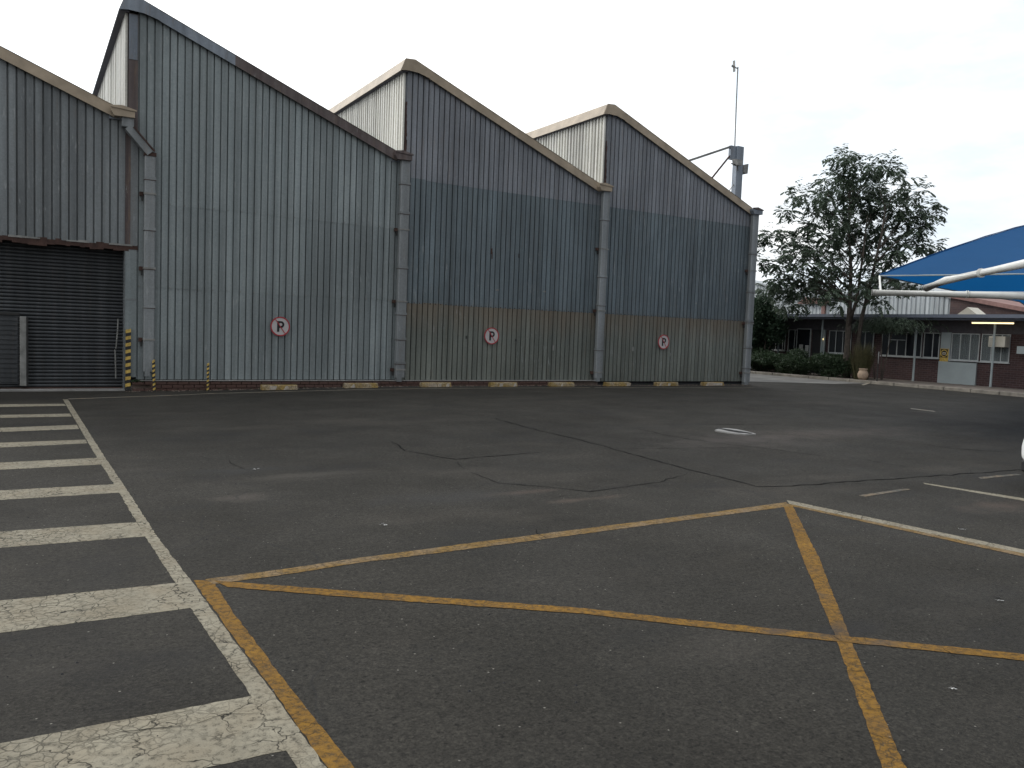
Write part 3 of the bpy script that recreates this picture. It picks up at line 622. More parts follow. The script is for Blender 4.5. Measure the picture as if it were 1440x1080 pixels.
# rubble at the left end of the plinth
# roller shutter
door = empty('roller_shutter', (-.8, D+.25, 0), None, None); door.parent = shed; door.location = Vector((-.8, D+.25, 0)) - Vector(shed.location)
del_keys = [k for k in door.keys()]
slat = None; SX0, SX1 = -3.5, 1.88; z = .06; sp_ = .076
while z < 3.2:
    if slat is None:
        m = MB(); pr = [(0, .02), (.012, -.004), (.030, -.016), (.050, -.016), (.066, -.004), (.073, .02)]
        for dz, dy in pr: m.v += [(SX0, D+.25+dy, z+dz), (SX1, D+.25+dy, z+dz)]
        for k in range(len(pr)-1): m.f.append((2*k, 2*k+1, 2*k+3, 2*k+2)); m.mi.append(0)
        slat = m.build('slat', 'shutter', door, fix=False); z0s = z
    else:
        s_ = slat.copy(); COL.objects.link(s_); s_.parent = door; s_.location = Vector(slat.location) + Vector((0, random.uniform(-.004, .004), z-z0s))
    z += sp_
MB().box(SX0, SX1, D+.265, D+.28, 0, 3.3).build('shutter_backing', 'dark', door)
MB().box(SX0, SX1, D+.20, D+.262, .0, .058).build('bottom_rail', 'rust', door)
wk = MB().box(-3.4, -.10, D+.19, D+.21, .14, 1.58).build('wicket_panel', 'shutter', door)
for k in range(14):
    MB().box(-3.4, -.12, D+.172, D+.189, .18+k*.099, .235+k*.099).build('wicket_slat', 'shutter', wk)
MB().box(-3.4, -.08, D+.15, D+.20, 1.585, 1.64).build('lintel_bar', 'black', door)
MB().box(-.08, .04, D+.10, D+.20, .1, 1.56).build('guide_post', 'steel', door, bevel=.01)
MB().box(.042, .075, D+.13, D+.20, .1, 1.56).build('guide_channel', 'black', door)
m = MB(); m.tube([(1.74, D+.16, .26), (1.73, D+.16, .75), (1.72, D+.16, .9)], .016, 8); m.tube([(1.74, D+.16, .92), (1.77, D+.16, 1.3), (1.78, D+.16, 1.58)], .016, 8); m.build('locking_rod', 'steel', door)
MB().box(-3.5, 1.9, D-.08, D+.2, -.05, .035).build('door_sill', 'concrete', door)
# jamb sheets and torn lintel
MB().box(1.90, 2.13, D-.004, D+.05, .3, 3.2).build('door_jamb', 'galv', shed)
MB().box(1.90, 2.13, D-.008, D-.003, 2.0, 2.04).build('jamb_lap', 'galv_pipe', shed)
MB().box(1.885, 1.90, D-.01, D+.26, 0, 3.17).build('jamb_return', 'galv_left', shed)
m = MB(); x = -3.5
while x < 2.05:
    w = random.uniform(.08, .2); m.box(x, x+w, D-.012, D+.2, 3.08+random.uniform(-.03, .035), 3.20+random.uniform(-.01, .03)); x += w
m.build('torn_lintel', 'rust', shed)
m = MB(); x = -3.5
while x < 2.0:
    w = random.uniform(.1, .35)
    if random.random() < .6: m.box(x, x+w, D-.022, D-.013, 3.185, 3.215+random.uniform(0, .02))
    x += w
m.build('lintel_flashing', 'steel', shed)
# scuffs, holes and patches on the cladding
for (x, z, w, h, mt) in ((11.1, 3.75, .05, .16, 'rust'), (11.13, 3.62, .03, .2, 'rust'), (10.4, 1.38, .04, .08, 'black'), (12.0, 1.35, .05, .07, 'black'), (12.0, 3.72, .04, .12, 'black'), (13.3, 1.1, .06, .16, 'paper'), (17.9, 1.02, .03, .1, 'paper'), (16.3, 1.15, .07, .14, 'paper'), (11.3, 2.75, .1, .04, 'paper'), (12.9, 2.8, .09, .04, 'paper'), (18.9, 2.75, .06, .05, 'paper')):
    MB().box(x, x+w, D-.012, D-.009, z, z+h).build('wall_mark', 'steel' if mt == 'paper' else mt, shed)

# ------------------------------------------------------------------ no-parking signs
def no_parking(x, z, label):
    r = .235; root = empty('no_parking_sign', (x, D-.05, z), label, 'sign', 'no parking signs along the shed wall')
    def disc(ra, rb, y0, y1, name, mat, n=40):
        m = MB()
        for k in range(n):
            a, b = 2*math.pi*k/n, 2*math.pi*(k+1)/n
            P = lambda t_, q, yy: (x+math.cos(t_)*q, yy, z+math.sin(t_)*q)
            if ra > 0:
                m.face([P(a, ra, y0), P(b, ra, y0), P(b, rb, y0), P(a, rb, y0)]); m.face([P(a, ra, y0), P(b, ra, y0), P(b, ra, y1), P(a, ra, y1)])
            else: m.face([(x, y0, z), P(a, rb, y0), P(b, rb, y0)])
            m.face([P(a, rb, y0), P(b, rb, y0), P(b, rb, y1), P(a, rb, y1)])
        return m.build(name, mat, root, fix=False)
    disc(0, r-.004, D-.050, D-.036, 'sign_face', 'sign_white'); disc(r-.028, r, D-.056, D-.044, 'red_ring', 'sign_red')
    yy0, yy1 = D-.0545, D-.0502
    m = MB().prism([(x-.075, z-.13), (x-.021, z-.13), (x-.021, z+.13), (x-.075, z+.13)], yy0, yy1)
    N = 10; cx, cz, ro, ri = x+.016, z+.048, .082, .034
    arc = [(cx+math.cos(R(90-180*k/N))*ro, cz+math.sin(R(90-180*k/N))*ro) for k in range(N+1)]
    arci = [(cx+math.cos(R(90-180*k/N))*ri, cz+math.sin(R(90-180*k/N))*ri) for k in range(N+1)]
    m.prism([(x-.0209, cz+ro)]+arc+[(x-.0209, cz-ro), (x-.0209, cz-ri)]+arci[::-1]+[(x-.0209, cz+ri)], yy0, yy1)
    m.build('letter_p', 'sign_black', root, fix=False)
    d = (r-.03)*.7071; MB().bar((x-d*.8, D-.0575, z+d*1.15), (x+d*.8, D-.0575, z-d*1.15), .019, .004, up=(0,1,0)).build('red_slash', 'sign_red', root)
    for dz in (-.2, .2): MB().box(x-.012, x+.012, D-.036, D-.002, z+dz-.01, z+dz+.01).build('fixing', 'steel', root)
no_parking(5.30, 1.54, 'round no parking sign nearest the roller shutter, left of the second downpipe')
no_parking(11.20, 1.48, 'middle of the three round no parking signs, between two downpipes')
no_parking(17.57, 1.47, 'round no parking sign farthest right on the shed wall')

# ------------------------------------------------------------------ wheel stops
stops = [((4.760, 0.164), (5.600, 0.162), 'leftmost yellow wheel stop with two white patches, below the first sign'), ((6.787, 0.177), (7.647, 0.175), 'worn yellow wheel stop just left of the second downpipe'),
         ((8.869, 0.190), (9.720, 0.189), 'bright yellow wheel stop with white stripes just right of the second downpipe'), ((10.941, 0.206), (11.789, 0.205), 'yellow wheel stop directly below the middle no parking sign'),
         ((12.916, 0.204), (13.743, 0.202), 'worn yellow wheel stop just left of the third downpipe'), ((14.922, 0.201), (15.826, 0.200), 'pale yellow wheel stop just right of the third downpipe'),
         ((16.912, 0.198), (17.805, 0.197), 'yellow wheel stop below the farthest right sign'), ((18.922, 0.172), (19.826, 0.171), 'faded pinkish wheel stop nearest the shed corner')]
for k, (a, b, lab) in enumerate(stops):
    x0, x1 = a[0], b[0]; zg = gz((x0+x1)/2, 19.1)-.005
    root = empty('wheel_stop', ((x0+x1)/2, 19.15, zg), lab, 'wheel stop', 'concrete wheel stops along the shed')
    w = x1-x0
    pr = [(19.05, 0), (19.07, .11), (19.10, .125), (19.20, .125), (19.23, .11), (19.25, 0)]
    m = MB().prism([(y_, z_+zg) for y_, z_ in pr], x0, x1, 'x'); m.build('block', 'stop', root, bevel=.008)
    cuts = {0: ((.2, .38), (.6, .74)), 1: ((.15, .3),), 2: ((.22, .36), (.52, .64), (.8, .92)), 3: ((.3, .42), (.82, .95)), 4: ((.4, .5),), 5: ((.85, 1.),), 6: ((.1, .2), (.5, .6)), 7: ((.1, .9),)}[k]
    for (u, v) in cuts:
        jit = random.uniform(-.03, .03)
        m = MB().prism([(x0+w*u, zg+.01), (x0+w*v, zg+.02), (x0+w*v-jit, zg+.105), (x0+w*u+.04+jit, zg+.1)], 19.043, 19.06); m.build('white_patch', 'stopw', root)

# ------------------------------------------------------------------ striped posts
def striped_post(x, y, z0, z1, r, label, lean=0., flat=False, n=12):
    root = empty('striped_post', (x, y, z0), label, 'post', 'yellow and black striped posts')
    h = (z1-z0)/n
    for k in range(n):
        za, zb = z0+k*h, z0+(k+1)*h; xa = x+lean*(za-z0); xb = x+lean*(zb-z0); sk = h*.35
        mt = 'yellow' if k % 2 else 'black'
        if flat:
            m = MB().prism([(xa-r, za-sk*.5), (xa+r, za+sk*.5), (xb+r, zb+sk*.5), (xb-r, zb-sk*.5)], y-.02, y+.02); m.build('band', mt, root)
        else:
            m = MB(); N = 8; kk = len(m.v)
            for zz, xx in ((za, xa), (zb, xb)):
                for j in range(N):
                    a = 2*math.pi*j/N; m.v.append((xx+math.cos(a)*r, y+math.sin(a)*r, zz+math.cos(a)*sk))
            for j in range(N): q = (j+1) % N; m.f.append((j, q, N+q, N+j)); m.mi.append(0)
            m.f.append(tuple(range(N, 2*N))); m.mi.append(0)
            m.build('band', mt, root)
    return root
striped_post(1.965, D-.05, .02, 1.36, .052, 'tall flat yellow and black striped post at the edge of the roller shutter', flat=True, n=18)
striped_post(2.47, D-.32, -.01, .70, .028, 'short bent yellow and black pole at the foot of the first downpipe', lean=-.03, n=14)
striped_post(3.60, D-.32, -.01, .64, .026, 'short thin striped pole standing alone in front of the brick plinth', n=14)

# ------------------------------------------------------------------ mast
my = D+.35
mast = empty('antenna_mast', (20.85, my, 6.1), 'grey steel mast with a thin rod and floodlights above the shed corner', 'mast')
MB().box(20.72, 21.03, my-.1, my+.1, 6.05, 8.20).build('column', 'zinc', mast, bevel=.01)
MB().box(20.45, 20.72, my-.05, my+.05, 7.72, 8.18).build('head_plate', 'zinc', mast)
MB().tube([(20.66, my-.02, 8.1), (20.62, my-.02, 9.6), (20.60, my-.02, 10.80)], .022, 8).build('rod', 'steel', mast)
m = MB(); m.tube([(20.60, my, 10.76), (20.44, my, 10.78)], .02, 6); m.bar((20.46, my, 10.62), (20.42, my, 10.98), .09, .02); m.bar((20.33, my, 10.8), (20.5, my, 10.76), .03, .06); m.build('rotor', 'steel', mast)
MB().bar((18.25, my, 7.27), (20.5, my, 8.15), .06, .07).build('strut', 'steel', mast)
MB().bar((19.50, my, 6.78), (20.48, my, 7.85), .045, .045).build('brace', 'rust', mast)
MB().bar((20.35, my, 6.45), (20.75, my, 6.95), .02, .02).build('tie', 'steel', mast)
m = MB(); m.hexa([(20.50, my-.35, 7.48), (20.72, my-.35, 7.48), (20.72, my-.12, 7.50), (20.50, my-.12, 7.50), (20.46, my-.33, 7.68), (20.76, my-.33, 7.68), (20.76, my-.12, 7.70), (20.46, my-.12, 7.70)])
fl = m.build('floodlight', 'steel', mast); MB().bar((20.30, my-.25, 7.52), (20.5, my-.25, 7.50), .03).build('floodlight_arm', 'black', fl)
MB().bar((20.62, my-.25, 7.32), (20.6, my-.25, 7.5), .03).build('floodlight_hook', 'black', fl)
MB().hexa([(21.05, my-.1, 7.36), (21.22, my-.14, 7.32), (21.22, my+.1, 7.32), (21.05, my+.1, 7.36), (21.04, my-.1, 7.6), (21.24, my-.14, 7.66), (21.24, my+.1, 7.66), (21.04, my+.1, 7.6)]).build('floodlight', 'steel', mast)
MB().box(21.0, 21.06, my-.03, my+.03, 7.45, 7.53).build('floodlight_bracket', 'steel', mast)

# ------------------------------------------------------------------ office block on the right
WX = 32.2
off = empty('office_block', (WX, 22, .175), 'low brown brick office block with a long veranda and white framed windows', 'building')
MB().box(WX, WX+7, -6, 38, .1, 2.95).build('wall', 'brick', off)
MB().hexa([(WX-1.0, -6.3, 2.80), (WX+7.3, -6.3, 2.80), (WX+7.3, 38.3, 2.80), (WX-1.0, 38.3, 2.80), (WX-1.0, -6.3, 2.86), (WX+7.3, -6.3, 3.1), (WX+7.3, 38.3, 3.1), (WX-1.0, 38.3, 2.86)]).build('roof', 'galv_up', off)
MB().box(WX-1.06, WX-1.003, -6.3, 38.3, 2.72, 2.94).build('fascia', 'fascia', off)
MB().prism([(WX-1.20, 2.80), (WX-1.16, 2.78), (WX-1.063, 2.78), (WX-1.063, 2.93), (WX-1.08, 2.93), (WX-1.08, 2.81), (WX-1.18, 2.82), (WX-1.18, 2.92), (WX-1.20, 2.92)], -6.3, 38.3).build('gutter', 'fascia', off)
MB().box(WX-.998, WX-.002, -6, 38, 2.70, 2.73).build('soffit', 'soffit', off)
MB().box(WX-.012, WX-.003, -6, 38, 2.24, 2.69).build('eave_shade_band', 'soffit', off)  # dark band colours in the veranda's shade on the wall above the windows
for py in (19.9, 16.75, 27.0, 24.5, 31.0, 13.0, 9.6, 6.2):
    p = MB().tube([(WX-.55, py, .17), (WX-.55, py, 2.70)], .045, 10).build('veranda_post', 'panel_grey', off, smooth=False)
    MB().box(WX-.63, WX-.47, py-.08, py+.08, .176, .19).build('foot_plate', 'steel', p)
def yz(*v): return v
def window(y0, y1, muls, zb=1.18, zt=2.22, curtain=None, transom=None, n_short=()):
    """steel window: y0<y1, mullions at given y"""
    fx0, fx1 = WX-.045, WX-.016; b = .035
    f = MB(); f.box(fx0, fx1, y0, y1, zb, zb+b); f.box(fx0, fx1, y0, y1, zt-b, zt); f.box(fx0, fx1, y0, y0+b, zb+b, zt-b); f.box(fx0, fx1, y1-b, y1, zb+b, zt-b)
    wnd = f.build('window', 'frame_white', off)
    MB().box(WX-.075, WX-.012, y0-.03, y1+.03, zb-.045, zb-.002).build('sill', 'frame_white', wnd)
    ys = [y0+b]+sorted(muls)+[y1-b]
    for y_ in muls: MB().box(fx0-.004, fx1+.002, y_-.017, y_+.017, zb+b, zt-b).build('mullion', 'frame_white', wnd)
    for k in range(len(ys)-1):
        a, b2 = ys[k]+(.018 if k else 0), ys[k+1]-(.018 if k < len(ys)-2 else 0)
        cl = curtain and curtain(k)
        MB().box(WX-.032, WX-.027, a, b2, zb+b, zt-b).build('pane', 'clear' if cl else 'glass', wnd)
        if cl:
            m = MB(); yy = a+.01; pts = []; i = 0
            while yy < b2: pts.append((yy, WX-.012+(.006 if i % 2 else -.008))); yy += .035; i += 1
            for (py, px) in pts: m.v += [(px, py, zb+.04), (px, py, zt-.04)]
            for q in range(len(pts)-1): m.f.append((2*q, 2*q+1, 2*q+3, 2*q+2)); m.mi.append(0)
            m.build('curtain', 'curtain', wnd, fix=False)
    if transom:
        MB().box(fx0-.002, fx1, transom[0], transom[1], 1.86, 1.89).build('transom', 'frame_white', wnd)
        yy = (transom[0]+transom[1])/2; MB().box(fx0-.004, fx1, yy-.02, yy+.02, zb+b, 1.859).build('short_mullion', 'frame_white', wnd)
    return wnd
def Y(t_): return t_[0]
def win(xs, **k):
    ys = sorted(xs); return window(ys[0], ys[-1], ys[1:-1], **k)
win([(28.782, 1.576)[0], (28.388, 1.588)[0], (28.000, 1.600)[0], (27.596, 1.613)[0], (27.177, 1.626)[0], (27.024, 1.630)[0]])
win([(26.851, 1.636)[0], (26.466, 1.648)[0], (26.318, 1.652)[0]])
win([(24.513, 1.641)[0], (24.127, 1.654)[0], (23.749, 1.666)[0], (23.321, 1.680)[0]])
win([(22.972, 1.659)[0], (22.613, 1.671)[0], (22.190, 1.685)[0]])
win([(21.791, 1.667)[0], (21.451, 1.678)[0], (20.643, 1.706)[0], (20.271, 1.718)[0], (19.944, 1.729)[0]], transom=((20.675, 1.705)[0], (21.435, 1.679)[0]))
win([(19.864, 1.702)[0], (19.464, 1.716)[0], (19.176, 1.726)[0]])
win([(18.683, 1.686)[0], (18.321, 1.699)[0], (17.923, 1.713)[0], (17.561, 1.726)[0]], zb=1.14, curtain=lambda k: True)
win([(17.490, 1.701)[0], (17.096, 1.715)[0], (16.723, 1.729)[0], (16.410, 1.741)[0]], zb=1.14, curtain=lambda k: True)
win([12.4, 13.1, 13.8, 14.5]); win([8.2, 8.9, 9.6, 10.3, 11.0])
# door with notices and a near-black slab that paints the shade inside the doorway
dy0, dy1 = (25.552, 1.676)[0], (26.297, 1.653)[0]
dd = MB().box(WX-.05, WX-.015, dy0, dy1, .18, 2.24).build('glazed_door', 'glass', off)
for a, b, c1, c2 in ((dy0-.04, dy0, .18, 2.27), (dy1, dy1+.04, .18, 2.27), (dy0, dy1, 2.24, 2.28), (dy0+.01, dy1-.01, .95, 1.06)): MB().box(WX-.07, WX-.012, a, b, c1, c2).build('door_frame', 'frame_white', dd)
for a, b, c1, c2 in (((25.938, 1.320)[0], (26.167, 1.312)[0], 1.20, 1.50), ((25.608, 1.333)[0], (25.814, 1.325)[0], 1.12, 1.48)): MB().box(WX-.056, WX-.051, a, b, c1, c2).build('notice', 'paper', dd)
d2 = MB().box(WX-.04, WX-.012, (24.831, 1.698)[0], (25.430, 1.679)[0], .18, 2.24).build('doorway_shade_slab', 'dark', off)
MB().box(WX-.09, WX-.013, (24.693, 1.702)[0], (24.819, 1.698)[0], .9, 2.24).build('door_jamb', 'panel_grey', off)
MB().tube([(WX-.14, (24.819, 1.799)[0], 1.80), (WX-.06, (24.819, 1.799)[0], 1.80)], .055, 10).build('wall_light', 'tube', off)
# grey panels
MB().box(WX-.05, WX-.002, (18.697, 1.685)[0]+.02, (19.142, 1.669)[0]-.02, 1.1, 2.24).build('wall_panel', 'panel_grey', off)
MB().box(WX-.07, WX-.002, (17.605, 0.656)[0], (19.149, 0.556)[0], .176, 1.06).build('wall_panel', 'panel_grey', off)
MB().box(WX-.085, WX-.071, (17.605, 0.656)[0], (18.674, 0.587)[0], 1.061, 1.10).build('panel_shelf', 'black', off)
# air conditioner
a0, a1 = (16.407, 2.039)[0], (17.025, 2.022)[0]
ac = MB().box(WX-.42, WX-.08, a0, a1, 1.72, 2.13).build('air_conditioner', 'cream', off, bevel=.012)
for k in range(7): MB().box(WX-.428, WX-.421, a0+.35, a1-.04, 1.76+k*.045, 1.775+k*.045).build('louvre', 'steel', ac)
MB().box(WX-.45, WX-.05, 15.55, 15.95, 1.5, 1.78).build('meter_box', 'panel_grey', off)
MB().box(WX-.09, WX-.013, 13.2, 15.3, 2.235, 2.255).build('conduit', 'steel', off)
# tube light under the veranda
ly0, ly1 = 15.95, 17.55
tl = empty('tube_light', (WX-.75, (ly0+ly1)/2, 2.60), None, None); tl.parent = off; tl.location = Vector((WX-.75, (ly0+ly1)/2, 2.60)) - Vector(off.location)
MB().box(WX-.80, WX-.70, ly0, ly1, 2.66, 2.698).build('lamp_housing', 'frame_white', tl)
MB().tube([(WX-.75, ly0+.03, 2.62), (WX-.75, ly1-.03, 2.62)], .028, 10).build('tube', 'tube', tl)
# alarm notice
sy0, sy1 = (18.764, 1.393)[0], (19.120, 1.378)[0]; sm_ = (sy0+sy1)/2
sg = empty('camera_notice', (WX-.06, sm_, 1.16), 'yellow notice with a black square and ring on the grey wall panel', 'sign')
MB().box(WX-.062, WX-.052, sy0, sy1, 1.04, 1.58).build('board', 'yellow', sg)
MB().box(WX-.066, WX-.063, sy0+.03, sy1-.03, 1.22, 1.56).build('black_field', 'sign_black', sg)
m = MB(); cz = 1.39
for k in range(24):
    a, b = 2*math.pi*k/24, 2*math.pi*(k+1)/24; P = lambda t_, q: (WX-.069, sm_+math.cos(t_)*q, cz+math.sin(t_)*q)
    m.face([P(a, .115), P(b, .115), P(b, .15), P(a, .15)])
m.build('ring', 'yellow', sg, fix=False)
MB().box(WX-.070, WX-.067, sm_-.065, sm_+.065, cz-.055, cz+.045).build('camera_symbol', 'cream', sg)
MB().box(WX-.0725, WX-.0705, sm_-.025, sm_+.025, cz-.03, cz+.02).build('camera_lens', 'sign_black', sg)

# ------------------------------------------------------------------ halls behind the office block
HX = 41.0
def outline(pts): return pts
hall = empty('pale_hall', (HX, 30, 0), 'pale corrugated hall with low gables seen above the office roof behind the tree', 'building')
def corr_wall(root, X, tops, z0, mat, pitch=.26, name='gable_sheet', depth=20):
    """vertical ribbed wall facing -x whose top follows tops [(y, z)...]; in lengths of one sheet"""
    tops = sorted(tops)
    def top(y):
        for (ya, za), (yb, zb) in zip(tops, tops[1:]):
            if ya <= y <= yb: return za+(zb-za)*(y-ya)/(yb-ya)
        return tops[-1][1]
    y = tops[0][0]
    while y < tops[-1][0]-.01:
        ye = min(y+pitch*4, tops[-1][0]); m = MB(); yy = y; pts = []
        while yy < ye-.001:
            for dy, dx in ((0, .05), (.05, .05), (.08, 0), (pitch-.03, 0)):
                if yy+dy < ye: pts.append((yy+dy, dx))
            yy += pitch
        pts.append((ye, .05))
        for (py, dx) in pts: m.v += [(X+dx, py, z0), (X+dx, py, top(py))]
        for q in range(len(pts)-1): m.f.append((2*q, 2*q+1, 2*q+3, 2*q+2)); m.mi.append(0)
        m.build(name, mat, root, fix=False); y = ye
    for (ya, za), (yb, zb) in zip(tops, tops[1:]):
        if yb-ya > .3: MB().hexa([(X-.15, ya, za-.02), (X+depth, ya, za-.02), (X+depth, yb, zb-.02), (X-.15, yb, zb-.02), (X-.15, ya, za+.1), (X+depth, ya, za+.1), (X+depth, yb, zb+.1), (X-.15, yb, zb+.1)]).build('hall_roof', 'roofpale', root)
g1 = [(23.803, 4.112), (24.774, 4.460), (28.278, 5.565), (29.933, 4.565), (31.694, 4.092)]
corr_wall(hall, HX, g1, 2.5, 'roofpale')
g2 = [(31.693, 4.084), (33.273, 4.546), (35.514, 5.131), (38.491, 4.929), (41.757, 4.406)]
g2 = [(g1[-1][0]+.02+k, z) for k, z in ((0, 4.0), (3.2, 4.9), (7., 5.6), (14., 4.2))]
corr_wall(hall, HX, g2, 2.5, 'roofpale')
MB().box(HX-.14, HX-.02, g1[-1][0]-.12, g1[-1][0]+.12, 2.5, 4.1).build('valley_downpipe', 'redroof', hall)
m = MB(); m.hexa([(HX-.3, g1[-1][0]-.5, 3.95), (HX-.1, g1[-1][0]-.5, 3.95), (HX-.1, g1[-1][0]+1.8, 3.95), (HX-.3, g1[-1][0]+1.8, 3.95), (HX-.3, g1[-1][0]-.2, 4.25), (HX-.1, g1[-1][0]-.2, 4.25), (HX-.1, g1[-1][0]+1.2, 4.35), (HX-.3, g1[-1][0]+1.2, 4.35)]); m.build('rusty_hopper', 'redroof', hall)
bh = empty('brick_hall', (39, 20, 0), 'dark brick hall with a faded red roof edge behind the right end of the offices', 'building')
b1 = [(22.863, 4.056), (19.658, 3.421)]
ya, za = b1[0]; yb, zb = b1[1]; sl_ = (zb-za)/(yb-ya)
t = brickmat('dark_hall_brick', 'y', (.055,.032,.032), (.085,.05,.045), (.08,.07,.065)); M['brick_d'] = t
MB().prism([(yb-6, 2.4), (ya+.3, 2.4), (ya+.3, za+.3*sl_*-1*-1), (yb-6, zb-6*sl_*1)], 39.5, 45, 'x').build('gable_wall', 'brick_d', bh)
MB().hexa([(39.3, yb-6, zb-6*sl_), (45, yb-6, zb-6*sl_), (45, ya+.6, za+.6*sl_), (39.3, ya+.6, za+.6*sl_), (39.3, yb-6, zb-6*sl_+.2), (45, yb-6, zb-6*sl_+.2), (45, ya+.6, za+.6*sl_+.2), (39.3, ya+.6, za+.6*sl_+.2)]).build('roof_edge', 'redroof', bh)
# small white pyramid vent on the office roof
py0, py1 = (19.016, 3.160)[0], (20.023, 3.160)[0]; vt = MB(); pm = (py0+py1)/2; zt_ = (19.546, 3.390)[1]
vt.prism([(py0, 2.95), (py1, 2.95), (py1, 3.02), (pm, zt_), (py0, 3.02)], 34.6, 35.4, 'x'); vt.build('roof_vent', 'cream', off)

# ------------------------------------------------------------------ shade net on the right
A = Vector((14.085, 9.683))
zE = 2.98
N1 = Vector((14.703, 7.368)); F1 = Vector((17.499, 10.716)); F2 = Vector((27.615, 13.750))
A3 = Vector((A.x, A.y, zE)); dn_ = (Vector((N1.x, N1.y, zE))-A3); df_ = (Vector((F2.x, F2.y, zE))-A3)
B3 = A3 + dn_*2.2; C3 = A3 + df_*1.35; D3 = B3 + (C3-A3)
# peak: under the line of sight to the photographed hip
mid = (A3+B3+C3+D3)/4
net = empty('shade_canopy', (mid.x, mid.y, 0), 'blue tensioned shade net on white steel beams above parking bays', 'canopy')
hipdir = (mid - A3)
pk = Vector((mid.x, mid.y, 5.35))
def membrane(a, b, name, sag=.25, n=14, mm=8):
    m = MB()
    for j in range(mm+1):
        for i in range(n+1):
            u, v = i/n, j/mm
            e = a.lerp(b, u); inn = (mid-e).normalized()*(sag*math.sin(math.pi*u)*(a-b).length*.14); e = e + Vector((inn.x, inn.y, 0))
            p = e.lerp(pk, v); p.z += .20*math.sin(math.pi*v)*(1-.6*math.sin(math.pi*u)); m.v.append(tuple(p))
    for j in range(mm):
        for i in range(n): k = j*(n+1)+i; m.f.append((k, k+1, k+n+2, k+n+1)); m.mi.append(0)
    m.build(name, 'net', net, fix=False, smooth=True)
membrane(A3, B3, 'net_panel'); membrane(C3, A3, 'net_panel'); membrane(B3, D3, 'net_panel'); membrane(D3, C3, 'net_panel')
def hem(a, b, r_=.014, sag=.25):
    pts = []
    for i in range(13):
        u = i/12; e = a.lerp(b, u); inn = (mid-e).normalized()*(sag*math.sin(math.pi*u)*(a-b).length*.14); pts.append(e+Vector((inn.x, inn.y, -.012)))
    MB().tube(pts, r_, 6).build('hem_cable', 'panel_grey', net)
hem(A3, B3); hem(C3, A3); hem(B3, D3); hem(D3, C3)
for c_ in (A3, B3, C3, D3):
    pts = []
    for i in range(9):
        v = i/8; p = c_.lerp(pk, v); p = Vector((p.x, p.y, p.z+.20*math.sin(math.pi*v)+.012)); pts.append(p)
    MB().tube(pts, .012, 5).build('seam_rib', 'net', net)
b0 = Vector((13.398, 9.332)); b1_ = Vector((15.058, 7.515))
P0 = Vector((b0.x, b0.y, 2.60)); P1 = Vector((b1_.x, b1_.y, 2.60)); dB = (P1-P0).normalized(); L = (P1-P0).length
PE = P0 + dB*(L+4.2)
MB().tube([P0, P1, PE], [.056, .076, .078], 16).build('beam', 'white_steel', net, smooth=True)
MB().tube([P0+dB*.14+Vector((0,0,.0)), Vector((A3.x, A3.y, A3.z-.02))], .02, 8).build('corner_stay', 'white_steel', net)
MB().tube([P0-dB*.012, P0+dB*.03], .060, 16).build('end_cap', 'steel', net)
q0 = Vector((13.419, 8.307)); q1 = Vector((12.967, 7.706)); q2 = Vector((12.250, 6.148))
Q0 = Vector((q0.x, q0.y, 2.66)); Q1 = Vector((q1.x, q1.y, 2.74)); Q2 = Vector((q2.x, q2.y, 2.88)); dQ = (Q2-Q1).normalized()
MB().tube([Q0, Q1, Q2, Q2+dQ*4], .064, 16).build('arm', 'white_steel', net, smooth=True)
MB().tube([P0+dB*1.55, P0+dB*1.58], .075, 16).build('flange', 'white_steel', net)
MB().tube([Q2-dQ*.9, Q2-dQ*.87], .072, 16).build('flange', 'white_steel', net)
MB().tube([(PE.x, PE.y, -.05), (PE.x, PE.y, 2.60)], .09, 16).build('column', 'white_steel', net, smooth=True)
qe = Q2+dQ*4; MB().tube([(qe.x, qe.y, -.05), (qe.x, qe.y, qe.z)], .09, 16).build('column', 'white_steel', net, smooth=True)
for c_ in (B3, D3, C3+(D3-C3)*.5): MB().tube([(c_.x, c_.y, -.05), (c_.x, c_.y, c_.z+.02)], .07, 12).build('column', 'white_steel', net, smooth=True)

# ------------------------------------------------------------------ foliage
def leaf(m, p, d, n_, L, w):
    """pointed leaf, two quads folded along the rib"""
    s_ = d.cross(n_).normalized()*w/2; a = p; b = p+d*L
    m.v += [tuple(a), tuple(a+d*L*.45+s_), tuple(b), tuple(a+d*L*.45-s_)]; k = len(m.v)-4; m.f.append((k, k+1, k+2, k+3)); m.mi.append(0)
def rv(): 
    while True:
        v = Vector((random.uniform(-1,1), random.uniform(-1,1), random.uniform(-1,1)))
        if .05 < v.length < 1: return v
def spray(m, p, d, L, n=7, ll=.13, lw=.045, droop=.5):
    """compound leaf: a drooping rachis with paired leaflets"""
    q = Vector(p); dd = d.normalized(); st = L/n
    for i in range(n):
        dd = (dd + Vector((0,0,-droop/n))).normalized(); q = q + dd*st
        side = dd.cross(Vector((0,0,1)))
        if side.length < .1: side = Vector((1,0,0))
        side.normalize()
        for sg_ in (-1, 1):
            ld = (side*sg_*.9 + dd*.5 + Vector((0,0,-.45)) + rv()*.25).normalized()
            leaf(m, q, ld, (Vector((0,0,1))+rv()*.5).normalized(), ll*random.uniform(.7, 1.25), lw)
def flush(m, name, mat, parent): 
    me = m.build(name, mat, parent, fix=False); return me
TP = Vector((30.0, 21.9, .17))
tree = empty('broadleaf_tree', TP, 'tall feathery broadleaf tree with twin stems growing beside the kerb', 'tree')
